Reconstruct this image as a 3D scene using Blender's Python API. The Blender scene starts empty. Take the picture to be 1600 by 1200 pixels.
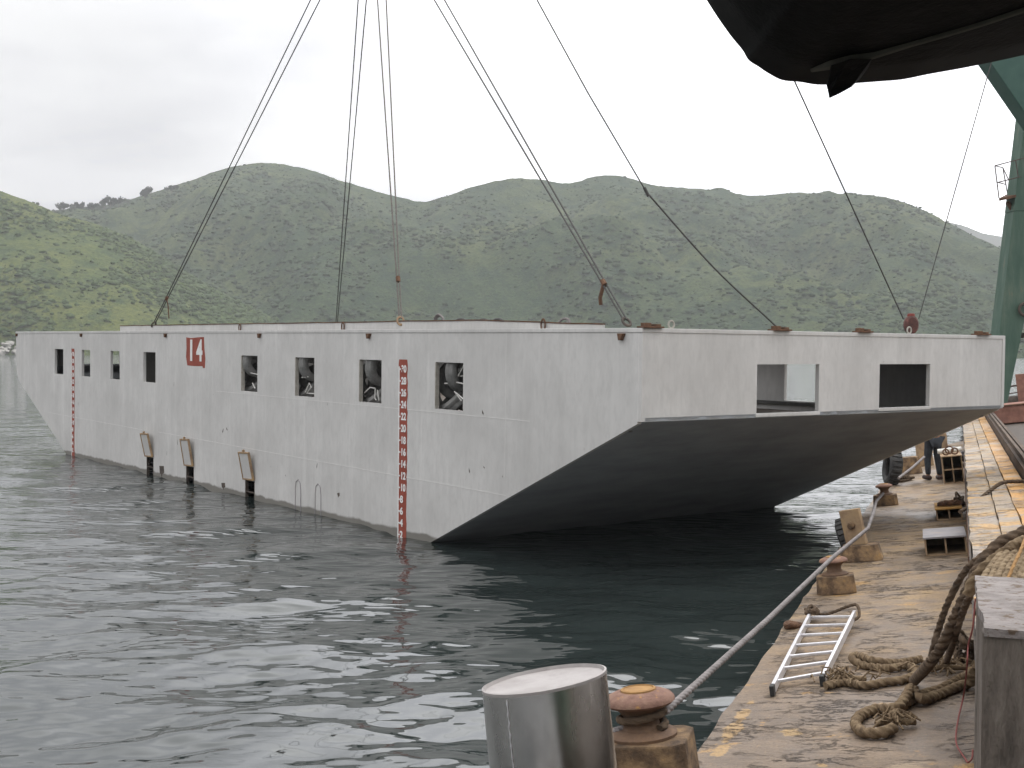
import bpy, bmesh, math, random
import numpy as np
from mathutils import Vector, Matrix, Euler, noise as mnoise

sc = bpy.context.scene
COL = sc.collection
PI = math.pi

# ------------------------------------------------------------------ camera
F_PX, HY, ROLL, EYE = 1922.28, 545.82, 0.0034, 3.1441      # solved from the 1600x1200 photograph
PITCH = math.atan((600 - HY) / F_PX)
CAM = Vector((0, 0, EYE))
def ray(px, py):
    a, b = px - 800, py - 600
    cr, sr = math.cos(-ROLL), math.sin(-ROLL)
    x = (cr*a - sr*b) / F_PX; y = -(sr*a + cr*b) / F_PX
    c, s = math.cos(PITCH), math.sin(PITCH)
    return Vector((x, c + y*s, -s + y*c))
def at_y(px, py, Y):
    d = ray(px, py); return CAM + d * (Y / d.y)
def hit(px, py, p0, n):
    d = ray(px, py); return CAM + d * ((p0 - CAM).dot(n) / d.dot(n))
cam_d = bpy.data.cameras.new('camera'); cam = bpy.data.objects.new('camera', cam_d); COL.objects.link(cam)
cam_d.sensor_fit = 'HORIZONTAL'; cam_d.sensor_width = 36; cam_d.lens = F_PX / 1600 * 36
cam_d.clip_start = 0.1; cam_d.clip_end = 12000
_f = ray(800, 600).normalized(); _r = (ray(900, 600) - ray(800, 600)).normalized(); _u = _r.cross(_f)
cam.matrix_world = Matrix(((_r.x, _u.x, -_f.x, 0), (_r.y, _u.y, -_f.y, 0), (_r.z, _u.z, -_f.z, EYE), (0, 0, 0, 1)))
sc.camera = cam

# ------------------------------------------------------------------ sky, sun, exposure
SUN_EL, SUN_AZ = math.radians(56), math.radians(38)         # high ahead to the right, veiled by cloud
world = bpy.data.worlds.new('World'); sc.world = world; world.use_nodes = True
wn, wl = world.node_tree.nodes, world.node_tree.links
bg = wn['Background']
sky = wn.new('ShaderNodeTexSky'); sky.sky_type = 'NISHITA'; sky.sun_disc = False
sky.sun_elevation = SUN_EL; sky.sun_rotation = SUN_AZ; sky.air_density = 1.5; sky.dust_density = 3
tc = wn.new('ShaderNodeTexCoord')
sep = wn.new('ShaderNodeSeparateXYZ'); wl.new(tc.outputs['Generated'], sep.inputs[0])
# cloud deck: a projection onto a high flat layer keeps the streaks horizontal near the horizon
zc = wn.new('ShaderNodeMath'); zc.operation = 'ADD'; wl.new(sep.outputs['Z'], zc.inputs[0]); zc.inputs[1].default_value = 0.12
dv = wn.new('ShaderNodeVectorMath'); dv.operation = 'DIVIDE'; wl.new(tc.outputs['Generated'], dv.inputs[0])
cz = wn.new('ShaderNodeCombineXYZ'); cz.inputs[2].default_value = 1
wl.new(zc.outputs[0], cz.inputs[0]); wl.new(zc.outputs[0], cz.inputs[1]); wl.new(cz.outputs[0], dv.inputs[1])
mpw = wn.new('ShaderNodeMapping'); wl.new(dv.outputs[0], mpw.inputs[0]); mpw.inputs['Location'].default_value = (0.0, 1.3, 0)
nz = wn.new('ShaderNodeTexNoise'); wl.new(mpw.outputs[0], nz.inputs['Vector'])
nz.inputs['Scale'].default_value = 0.75; nz.inputs['Detail'].default_value = 5; nz.inputs['Roughness'].default_value = .5
cr_ = wn.new('ShaderNodeValToRGB'); wl.new(nz.outputs['Fac'], cr_.inputs[0])
cr_.color_ramp.elements[0].position = .38; cr_.color_ramp.elements[0].color = (.93, .935, .985, 1)
cr_.color_ramp.elements[1].position = .62; cr_.color_ramp.elements[1].color = (1.48, 1.48, 1.48, 1)
# an overcast dome is brighter overhead than at the horizon, and a little brighter towards the right
el = wn.new('ShaderNodeMapRange'); wl.new(sep.outputs['Z'], el.inputs[0])
el.inputs['From Min'].default_value = 0.24; el.inputs['From Max'].default_value = 0.50
el.inputs['To Min'].default_value = 1.0; el.inputs['To Max'].default_value = 2.2
dt = wn.new('ShaderNodeVectorMath'); dt.operation = 'DOT_PRODUCT'; wl.new(tc.outputs['Generated'], dt.inputs[0])
dt.inputs[1].default_value = Vector((math.sin(math.radians(27)), math.cos(math.radians(27)), .50)).normalized()
ax = wn.new('ShaderNodeMapRange'); wl.new(dt.outputs['Value'], ax.inputs[0]); ax.interpolation_type = 'SMOOTHSTEP'
ax.inputs['From Min'].default_value = 0.70; ax.inputs['From Max'].default_value = 1.0
ax.inputs['To Min'].default_value = 0.92; ax.inputs['To Max'].default_value = 2.1
ml = wn.new('ShaderNodeMath'); ml.operation = 'MULTIPLY'; wl.new(el.outputs[0], ml.inputs[0]); wl.new(ax.outputs[0], ml.inputs[1])
sc10 = wn.new('ShaderNodeMath'); sc10.operation = 'MULTIPLY'; wl.new(ml.outputs[0], sc10.inputs[0]); sc10.inputs[1].default_value = 10.0
cm = wn.new('ShaderNodeVectorMath'); cm.operation = 'SCALE'; wl.new(cr_.outputs[0], cm.inputs[0]); wl.new(sc10.outputs[0], cm.inputs['Scale'])
mx = wn.new('ShaderNodeMix'); mx.data_type = 'RGBA'; mx.inputs[0].default_value = 0.93
wl.new(sky.outputs[0], mx.inputs[6]); wl.new(cm.outputs[0], mx.inputs[7]); wl.new(mx.outputs[2], bg.inputs[0])
bg.inputs[1].default_value = 0.1
sun_d = bpy.data.lights.new('sun', 'SUN'); sun = bpy.data.objects.new('sun', sun_d); COL.objects.link(sun)
sun_d.energy = 0.7; sun_d.angle = math.radians(20); sun_d.color = (1, .97, .93)
_sd = Vector((math.sin(SUN_AZ)*math.cos(SUN_EL), math.cos(SUN_AZ)*math.cos(SUN_EL), math.sin(SUN_EL)))
sun.rotation_euler = _sd.to_track_quat('Z', 'Y').to_euler()
sc.view_settings.view_transform = 'Standard'; sc.view_settings.look = 'None'
sc.view_settings.exposure = -0.38; sc.view_settings.gamma = 1
sc.render.film_transparent = False
sc.cycles.volume_bounces = 0; sc.cycles.max_bounces = 8; sc.cycles.diffuse_bounces = 4; sc.cycles.glossy_bounces = 4

# ------------------------------------------------------------------ node helpers
def mat(name, rough=.8, metal=0.0, spec=.3):
    m = bpy.data.materials.new(name); m.use_nodes = True
    b = m.node_tree.nodes['Principled BSDF']
    b.inputs['Roughness'].default_value = rough; b.inputs['Metallic'].default_value = metal
    b.inputs['Specular IOR Level'].default_value = spec
    return m, m.node_tree.nodes, m.node_tree.links, b
def noise_n(n, l, vec, scale, detail=5, rough=.6, stretch=None):
    if stretch:
        mp = n.new('ShaderNodeMapping'); mp.inputs['Scale'].default_value = stretch; l.new(vec, mp.inputs[0]); vec = mp.outputs[0]
    t = n.new('ShaderNodeTexNoise'); t.inputs['Scale'].default_value = scale; t.inputs['Detail'].default_value = detail
    t.inputs['Roughness'].default_value = rough; l.new(vec, t.inputs['Vector']); return t.outputs['Fac']
def ramp(n, l, fac, stops):
    r = n.new('ShaderNodeValToRGB'); l.new(fac, r.inputs[0]); e = r.color_ramp.elements
    while len(e) < len(stops): e.new(.5)
    for k, (p, c) in enumerate(stops):
        e[k].position = p; e[k].color = (*c, 1) if len(c) == 3 else c
    return r.outputs[0]
def mixc(n, l, fac, a, b, mode='MIX'):
    m = n.new('ShaderNodeMix'); m.data_type = 'RGBA'; m.blend_type = mode
    if isinstance(fac, (int, float)): m.inputs[0].default_value = fac
    else: l.new(fac, m.inputs[0])
    for i, v in ((6, a), (7, b)):
        if isinstance(v, tuple): m.inputs[i].default_value = (*v, 1)
        else: l.new(v, m.inputs[i])
    return m.outputs[2]
def bump(n, l, b, h, dist, strength=1):
    bp = n.new('ShaderNodeBump'); bp.inputs['Distance'].default_value = dist; bp.inputs['Strength'].default_value = strength
    l.new(h, bp.inputs['Height']); l.new(bp.outputs[0], b.inputs['Normal'])
def objco(n): return n.new('ShaderNodeTexCoord').outputs['Object']
def mottled(name, stops, scale=3, rough=.8, metal=0, detail=7, stretch=None, bd=.004, bscale=None, fine=None, spec=.3):
    m, n, l, b = mat(name, rough, metal, spec); oc = objco(n)
    f = noise_n(n, l, oc, scale, detail, .65, stretch)
    c = ramp(n, l, f, stops)
    if fine:
        g = noise_n(n, l, oc, fine[0], 4, .7)
        c = mixc(n, l, ramp(n, l, g, ((fine[2], (0, 0, 0)), (fine[3], (1, 1, 1)))), c, fine[1])
    l.new(c, b.inputs['Base Color'])
    if bd: bump(n, l, b, noise_n(n, l, oc, bscale or scale*4, 6, .7, stretch), bd)
    return m
M = {}
# hull paint: chalky off-white grey, upright runs, faint weld lines, rust specks
def hull_paint(name, base, lo):
    m, n, l, b = mat(name, .62, 0, .25); oc = objco(n)
    blot = noise_n(n, l, oc, .9, 6, .6)
    runs = noise_n(n, l, oc, 4.0, 5, .65, (1, 1, .05))
    grain = noise_n(n, l, oc, 14, 4, .7, (1, 1, .35))
    c = ramp(n, l, blot, ((.32, lo), (.62, base)))
    c = mixc(n, l, ramp(n, l, runs, ((.40, (.20,)*3), (.60, (0, 0, 0)))), c, tuple(x*.80 for x in lo))
    c = mixc(n, l, ramp(n, l, runs, ((.60, (0, 0, 0)), (.74, (.32,)*3))), c, tuple(min(1, x*1.22) for x in base))
    c = mixc(n, l, ramp(n, l, grain, ((.36, (.30,)*3), (.55, (0, 0, 0)))), c, tuple(x*.8 for x in lo))
    sp = noise_n(n, l, oc, 5.5, 3, .8, (1, 1, .6))
    c = mixc(n, l, ramp(n, l, sp, ((.735, (0, 0, 0)), (.765, (.7,)*3))), c, (.20, .17, .15))
    rs = noise_n(n, l, oc, 3.3, 4, .75, (1.3, 1, .30))
    c = mixc(n, l, ramp(n, l, rs, ((.70, (0, 0, 0)), (.80, (.45,)*3))), c, (.33, .23, .15))
    # dirty scum line left by the water, about a hand high and ragged
    sp_ = n.new('ShaderNodeSeparateXYZ'); l.new(n.new('ShaderNodeNewGeometry').outputs['Position'], sp_.inputs[0])
    ad = n.new('ShaderNodeMath'); ad.operation = 'MULTIPLY_ADD'; l.new(noise_n(n, l, oc, 2.2, 5, .6), ad.inputs[0]); ad.inputs[1].default_value = -.16; l.new(sp_.outputs['Z'], ad.inputs[2])
    c = mixc(n, l, ramp(n, l, ad.outputs[0], ((0.0, (.85,)*3), (.04, (0, 0, 0)))), c, (.13, .12, .10))
    l.new(c, b.inputs['Base Color'])
    bump(n, l, b, noise_n(n, l, oc, .55, 3, .5), .09, .5)
    return m
M['hull'] = hull_paint('weathered_grey_white_paint', (.595, .583, .562), (.505, .494, .475))
M['hull_light'] = mottled('fresh_weld_paint', ((.3, (.56, .55, .53)), (.7, (.68, .66, .64))), 6, .7, bd=0)
M['under'] = mottled('dark_grey_bottom', ((.3, (.245, .26, .275)), (.55, (.32, .335, .35)), (.8, (.38, .395, .405))), 1.6, .85, stretch=(1.4, .5, 1), bd=.004, spec=.15)  # bottom and rake plating: mottled grey, darker than the sides
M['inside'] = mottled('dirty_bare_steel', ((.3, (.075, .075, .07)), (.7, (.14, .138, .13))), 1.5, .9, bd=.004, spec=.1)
M['rust'] = mottled('brown_rust', ((.3, (.06, .034, .022)), (.55, (.13, .07, .042)), (.8, (.22, .13, .075))), 8, .92, bd=.006)
M['rim'] = mottled('paint_with_rusty_edge', ((.44, (.52, .50, .48)), (.52, (.40, .29, .2)), (.62, (.24, .11, .05))), 2.2, .85, stretch=(1, 1, 3), bd=.003)
M['redox'] = mottled('red_oxide_paint', ((.35, (.24, .055, .035)), (.7, (.31, .075, .05))), 5, .75, bd=.002)
M['white'] = mottled('white_lettering_paint', ((.3, (.66, .65, .63)), (.7, (.80, .79, .77))), 9, .7, bd=0)
M['dusty'] = mottled('dusty_tyre_rubber', ((.3, (.13, .13, .125)), (.75, (.32, .315, .30))), 5, .9, bd=.004, spec=.2)
M['rubber'] = mottled('old_tyre_rubber', ((.3, (.025, .025, .025)), (.75, (.085, .082, .078))), 5, .8, bd=.004, spec=.3)
M['cord'] = mottled('white_cord', ((.3, (.55, .54, .50)), (.7, (.75, .74, .70))), 20, .9, bd=0)
M['hawser_pale'] = mottled('pale_worn_rope', ((.28, (.11, .075, .045)), (.5, (.25, .185, .115)), (.78, (.37, .29, .19))), 22, .95, bd=.005, bscale=90)
M['wire'] = mottled('grey_wire_rope', ((.3, (.05, .048, .045)), (.7, (.11, .105, .10))), 30, .7, .3, bd=0)
M['wire_light'] = mottled('dull_wire_rope', ((.3, (.12, .11, .10)), (.7, (.21, .19, .17))), 30, .75, .2, bd=0)
M['hawser'] = mottled('brown_mooring_rope', ((.28, (.075, .05, .03)), (.5, (.17, .118, .07)), (.78, (.29, .22, .135))), 16, .95, bd=.004, bscale=90)
M['hawser_dark'] = mottled('tarry_mooring_rope', ((.28, (.045, .032, .023)), (.55, (.11, .076, .05)), (.8, (.20, .14, .09))), 14, .95, bd=.004, bscale=90)
M['line'] = mottled('weathered_mooring_line', ((.3, (.15, .135, .13)), (.7, (.29, .265, .26))), 10, .9, bd=0)
M['redcord'] = mottled('thin_red_cord', ((.3, (.18, .05, .045)), (.7, (.25, .08, .07))), 20, .8, bd=0)
M['alu'] = mottled('scuffed_aluminium', ((.3, (.62, .61, .63)), (.7, (.78, .77, .79))), 14, .42, .75, bd=.001)
M['blackplastic'] = mottled('black_plastic', ((.3, (.02, .02, .02)), (.7, (.04, .04, .04))), 9, .6, bd=0)
M['bollard'] = mottled('rusty_cast_bollard', ((.3, (.12, .065, .05)), (.5, (.21, .12, .09)), (.75, (.31, .20, .14))), 9, .9, bd=.008, bscale=60, fine=(14, (.46, .25, .075), .60, .72))
M['bollard_dark'] = mottled('wet_shaded_bollard_neck', ((.3, (.08, .05, .036)), (.55, (.16, .098, .062)), (.8, (.30, .18, .09))), 7, .8, bd=.006, bscale=40)  # neck colour darkened for wet rust and for the shade under the cap
M['ochre_dull'] = mottled('dull_ochre_plate', ((.3, (.22, .12, .05)), (.7, (.38, .22, .08))), 12, .85, bd=.003)
M['ochre'] = mottled('ochre_rust', ((.3, (.36, .19, .06)), (.7, (.50, .29, .09))), 10, .9, bd=.006)
M['block'] = mottled('rusty_bollard_base', ((.32, (.045, .032, .024)), (.46, (.13, .085, .052)), (.58, (.25, .165, .092)), (.72, (.36, .22, .085)), (.8, (.23, .19, .155))), 6, .92, bd=.012, bscale=26)
M['jamb'] = mottled('dirty_jamb_paint', ((.35, (.30, .28, .24)), (.6, (.40, .38, .34)), (.8, (.26, .17, .10))), 6, .8, bd=.002)
M['box'] = mottled('tan_rusty_steel', ((.3, (.20, .13, .085)), (.55, (.34, .24, .145)), (.8, (.45, .30, .14))), 6, .9, bd=.004)
M['boxgrey'] = mottled('grey_lid_paint', ((.35, (.22, .21, .225)), (.62, (.30, .28, .28)), (.75, (.40, .27, .14))), 4, .7, bd=.002)
M['green'] = mottled('faded_green_paint', ((.3, (.045, .090, .066)), (.5, (.070, .120, .090)), (.62, (.10, .145, .11)), (.74, (.20, .16, .10))), 2.4, .7, stretch=(1, 1, .22), bd=.003)
M['greentop'] = mottled('teal_green_paint', ((.3, (.04, .092, .075)), (.7, (.06, .12, .097))), 2, .6, bd=.002)
M['rail'] = mottled('dull_brown_rail', ((.3, (.07, .055, .05)), (.7, (.13, .10, .09))), 9, .8, bd=0)
M['redsteel'] = mottled('red_brown_steel', ((.28, (.15, .07, .05)), (.5, (.24, .115, .085)), (.72, (.33, .17, .12))), 3.5, .85, bd=.005)
M['bulwark'] = mottled('dark_brown_bulwark', ((.3, (.045, .032, .024)), (.55, (.10, .07, .05)), (.75, (.17, .11, .075))), 3, .85, stretch=(1, .3, 2), bd=.006)
M['darksteel'] = mottled('dark_greasy_steel', ((.3, (.04, .034, .03)), (.7, (.12, .095, .075))), 4, .8, bd=.006)
M['rock'] = mottled('pale_shore_rock', ((.3, (.20, .19, .17)), (.7, (.40, .385, .36))), .8, .95, bd=.05, bscale=3)
M['skin'] = mottled('skin', ((.3, (.30, .17, .11)), (.7, (.36, .21, .14))), 8, .6, bd=0)
M['trouser'] = mottled('dark_denim', ((.3, (.022, .025, .031)), (.7, (.045, .050, .058))), 9, .9, bd=.003)
M['jacket'] = mottled('dark_work_jacket', ((.3, (.03, .032, .04)), (.7, (.055, .055, .06))), 7, .9, bd=.004)
M['shoe'] = mottled('dark_shoe', ((.3, (.03, .018, .015)), (.7, (.06, .035, .03))), 9, .7, bd=0)
M['tarp'] = mottled('black_tarpaulin', ((.3, (.004, .004, .004)), (.7, (.008, .008, .008))), 4, .75, bd=.01, bscale=6, spec=.12)
M['tarpseam'] = mottled('tarpaulin_seam_rope', ((.3, (.05, .048, .04)), (.7, (.09, .085, .07))), 9, .9, bd=0)
M['bark'] = mottled('bark', ((.3, (.07, .055, .04)), (.7, (.13, .10, .08))), 4, .95, bd=0)
M['block_red'] = mottled('red_brown_block_paint', ((.3, (.045, .03, .028)), (.52, (.11, .05, .042)), (.75, (.20, .075, .06))), 9, .75, bd=.004)
M['bright_rust'] = mottled('winch_red_paint', ((.3, (.16, .035, .03)), (.55, (.23, .055, .045)), (.8, (.10, .05, .04))), 12, .7, bd=.003)

# polished drum of brushed steel
m, n, l, b = mat('dull_polished_steel', .27, 1.0); oc = objco(n)
c = ramp(n, l, noise_n(n, l, oc, 5, 6, .6, (1, 1, .5)), ((.3, (.36, .345, .33)), (.7, (.60, .58, .56))))
c = mixc(n, l, ramp(n, l, noise_n(n, l, oc, 3.2, 7, .7, (1, 1, .7)), ((.55, (0, 0, 0)), (.68, (.7,)*3))), c, (.20, .175, .15))
c = mixc(n, l, ramp(n, l, noise_n(n, l, oc, 26, 4, .7, (1, 1, .12)), ((.60, (0, 0, 0)), (.68, (.6,)*3))), c, (.70, .68, .66))
l.new(c, b.inputs['Base Color'])
l.new(ramp(n, l, noise_n(n, l, oc, 4, 4, .5, (1, 1, .4)), ((.3, (.14,)*3), (.75, (.38,)*3))), b.inputs['Roughness'])
bump(n, l, b, noise_n(n, l, oc, 3, 2, .4, (1, 1, .5)), .03, .25); M['steel'] = m
M['steeltop'] = mottled('pale_scuffed_cap', ((.3, (.26, .235, .225)), (.6, (.36, .335, .325)), (.85, (.21, .18, .16))), 6, .55, .25, bd=.002, bscale=20)

# deck plating: flaking ochre paint over grey, cracked across the run
def deck_mat(name, tan, grey, och, split, osplit=.55, patches=()):
    m, n, l, b = mat(name, .8, 0, .3); oc = objco(n)
    big = noise_n(n, l, oc, .7, 6, .62, (1.1, .6, 1))
    st = noise_n(n, l, oc, 2.6, 8, .68, (.9, 1.5, 1))
    c = mixc(n, l, ramp(n, l, st, ((.38, (0, 0, 0)), (.62, (1, 1, 1)))), tan, grey)
    # the near end of the run is worn to grey
    sy = n.new('ShaderNodeSeparateXYZ'); l.new(oc, sy.inputs[0])
    wr = n.new('ShaderNodeMath'); wr.operation = 'MULTIPLY_ADD'; l.new(big, wr.inputs[0]); wr.inputs[1].default_value = -9.0; l.new(sy.outputs['Y'], wr.inputs[2])
    wm = n.new('ShaderNodeMapRange'); l.new(wr.outputs[0], wm.inputs[0]); wm.inputs['From Min'].default_value = 5.2 - 20*(0 if 'ledge' not in name else .0); wm.inputs['From Max'].default_value = 9.5; wm.inputs['To Min'].default_value = .80; wm.inputs['To Max'].default_value = 0.0
    gv = mixc(n, l, ramp(n, l, st, ((.35, (0, 0, 0)), (.65, (1, 1, 1)))), tuple(x*1.12 for x in grey), tuple(x*.66 for x in grey))
    c = mixc(n, l, wm.outputs[0], c, gv)
    c = mixc(n, l, ramp(n, l, big, ((split, (0, 0, 0)), (split + .12, (.6,)*3))), c, tuple(x*.70 for x in grey))
    och_f = noise_n(n, l, oc, 1.7, 8, .70, (1.0, 1.2, 1))
    c = mixc(n, l, ramp(n, l, och_f, ((osplit, (0, 0, 0)), (osplit + .04, (.85,)*3))), c, och)
    c = mixc(n, l, ramp(n, l, och_f, ((.28, (.8,)*3), (.40, (0, 0, 0)))), c, (.085, .065, .055))
    for (px_, py_, rx_, ry_, col) in patches:                # flaked-off patches with ragged rims
        mp = n.new('ShaderNodeMapping'); mp.inputs['Location'].default_value = (-px_/rx_, -py_/ry_, 0); mp.inputs['Scale'].default_value = (1/rx_, 1/ry_, 0); l.new(oc, mp.inputs[0])
        ln_ = n.new('ShaderNodeVectorMath'); ln_.operation = 'LENGTH'; l.new(mp.outputs[0], ln_.inputs[0])
        ad_ = n.new('ShaderNodeMath'); ad_.operation = 'MULTIPLY_ADD'; l.new(st, ad_.inputs[0]); ad_.inputs[1].default_value = 1.3; l.new(ln_.outputs['Value'], ad_.inputs[2])
        c = mixc(n, l, ramp(n, l, ad_.outputs[0], ((.80, (1, 1, 1)), (.83, (0, 0, 0)))) if False else ramp(n, l, ad_.outputs[0], ((.90, (.95,)*3), (.95, (0, 0, 0)))), c, col)
    ck = noise_n(n, l, oc, 1.7, 9, .74, (1.0, 2.4, 1))
    ckl = ramp(n, l, ck, ((.482, (0, 0, 0)), (.494, (.95,)*3), (.502, (.95,)*3), (.514, (0, 0, 0))))
    ckm = mixc(n, l, ramp(n, l, noise_n(n, l, oc, 1.3, 3, .5), ((.45, (0, 0, 0)), (.58, (1, 1, 1)))), (0., 0., 0.), ckl)
    c = mixc(n, l, ckm, c, (.045, .033, .027))
    c = mixc(n, l, ramp(n, l, noise_n(n, l, oc, 30, 5, .75), ((.34, (.75,)*3), (.50, (0, 0, 0)))), c, (.10, .075, .055))
    c = mixc(n, l, ramp(n, l, noise_n(n, l, oc, 55, 3, .7), ((.60, (0, 0, 0)), (.70, (.6,)*3))), c, tuple(x*1.25 for x in tan))
    l.new(c, b.inputs['Base Color'])
    l.new(ramp(n, l, big, ((.38, (.85,)*3), (.62, (.40,)*3))), b.inputs['Roughness'])
    h = n.new('ShaderNodeMath'); h.operation = 'SUBTRACT'; l.new(st, h.inputs[0]); l.new(ckm, h.inputs[1])
    bump(n, l, b, h.outputs[0], .03, .9)
    return m
M['deck'] = deck_mat('flaking_deck_paint', (.305, .212, .115), (.195, .147, .110), (.38, .225, .08), .47, .60, [(-.55, 27.6 - 20, .55, .5, (.30, .225, .15)), (-1.35, 28.5 - 20, .26, .32, (.36, .24, .11)), (-1.05, 27.75 - 20, .2, .22, (.33, .21, .09)), (-1.75, 28.6 - 20, .18, 2.2, (.37, .235, .10))])
M['ledge'] = deck_mat('flaking_ledge_paint', (.34, .25, .145), (.275, .235, .205), (.46, .26, .07), .62, .52)
M['ledge_ochre'] = deck_mat('ochre_ledge_paint', (.42, .25, .095), (.30, .23, .175), (.52, .26, .05), .68, .44)
M['timber'] = mottled('grey_weathered_timber', ((.28, (.05, .042, .036)), (.5, (.145, .123, .105)), (.78, (.25, .22, .19))), 4.5, .92, stretch=(2.2, 2.2, .5), bd=.03, bscale=9, fine=(18, (.09, .075, .06), .60, .70))
M['timbertop'] = mottled('pale_flaking_top', ((.28, (.10, .085, .07)), (.5, (.225, .20, .19)), (.72, (.31, .28, .26)), (.85, (.34, .22, .10))), 4, .9, stretch=(1, 1.6, 1), bd=.02, bscale=14, fine=(12, (.12, .085, .06), .54, .62))

# hillside: grass and low scrub
def hill_mat(name, grass, grass2, scrub, k):
    m, n, l, b = mat(name, .95, 0, .1)
    pos = n.new('ShaderNodeNewGeometry').outputs['Position']
    a = noise_n(n, l, pos, .009, 7, .62); c2 = noise_n(n, l, pos, .06, 9, .74); c3 = noise_n(n, l, pos, .42, 5, .75)
    c = mixc(n, l, ramp(n, l, a, ((.42, (0, 0, 0)), (.58, (1, 1, 1)))), grass, grass2)
    c = mixc(n, l, ramp(n, l, c2, ((k, (0, 0, 0)), (k + .13, (.9,)*3))), c, scrub)
    c = mixc(n, l, ramp(n, l, c3, ((.36, (.55,)*3), (.56, (0, 0, 0)))), c, tuple(x*.55 for x in scrub))
    c = mixc(n, l, ramp(n, l, c3, ((.56, (0, 0, 0)), (.72, (.5,)*3))), c, tuple(x*1.35 for x in grass))
    l.new(c, b.inputs['Base Color']); bump(n, l, b, c3, 2.5, 1)
    return m
M['hill_near'] = hill_mat('near_hill_grass', (.150, .172, .050), (.092, .130, .042), (.050, .086, .036), .48)
M['hill_main'] = hill_mat('main_hill_grass', (.106, .130, .052), (.060, .092, .043), (.032, .060, .034), .46)
M['hill_far'] = hill_mat('far_hill_grass', (.07, .08, .05), (.05, .062, .04), (.03, .045, .03), .5)
def leaf_mat(name, a, b_, sc_=.09):
    m, n, l, b = mat(name, .9, 0, .15); pos = n.new('ShaderNodeNewGeometry').outputs['Position']
    c = ramp(n, l, noise_n(n, l, pos, sc_, 4, .6), ((.3, a), (.7, b_)))
    c = mixc(n, l, ramp(n, l, noise_n(n, l, pos, sc_*12, 3, .7), ((.4, (.6,)*3), (.6, (0, 0, 0)))), c, tuple(x*.6 for x in a))
    l.new(c, b.inputs['Base Color']); return m
M['bush_near'] = leaf_mat('near_scrub_leaves', (.050, .080, .032), (.090, .124, .044))
M['bush_main'] = leaf_mat('main_scrub_leaves', (.040, .066, .034), (.070, .096, .045))
M['crown'] = leaf_mat('ridge_tree_leaves', (.025, .038, .022), (.05, .066, .035))

# ------------------------------------------------------------------ object helpers
def tag(o, label=None, cat=None, group=None, kind=None):
    if label: o['label'] = label
    if cat: o['category'] = cat
    if group: o['group'] = group
    if kind: o['kind'] = kind
    return o
def empty(name, mw, label, cat, group=None):
    o = bpy.data.objects.new(name, None); COL.objects.link(o); o.empty_display_size = .1
    o.matrix_world = mw if isinstance(mw, Matrix) else Matrix.Translation(mw)
    return tag(o, label, cat, group)
def mesh_obj(name, me, m, parent=None, mw=None, smooth=False):
    o = bpy.data.objects.new(name, me); COL.objects.link(o)
    for mm in (m if isinstance(m, (list, tuple)) else [m]): me.materials.append(mm)
    if smooth: me.polygons.foreach_set('use_smooth', [True]*len(me.polygons))
    if parent: o.parent = parent
    if mw is not None:
        if parent: o.matrix_local = mw
        else: o.matrix_world = mw
    return o
def np_mesh(name, V, F):
    V = np.asarray(V, dtype=np.float32); F = np.asarray(F, dtype=np.int32)
    me = bpy.data.meshes.new(name); k = F.shape[1]
    me.vertices.add(len(V)); me.vertices.foreach_set('co', V.ravel())
    me.loops.add(F.size); me.loops.foreach_set('vertex_index', F.ravel())
    me.polygons.add(len(F)); me.polygons.foreach_set('loop_start', np.arange(0, F.size, k, dtype=np.int32))
    me.polygons.foreach_set('loop_total', np.full(len(F), k, dtype=np.int32))
    me.update(calc_edges=True); me.validate(); return me
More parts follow.
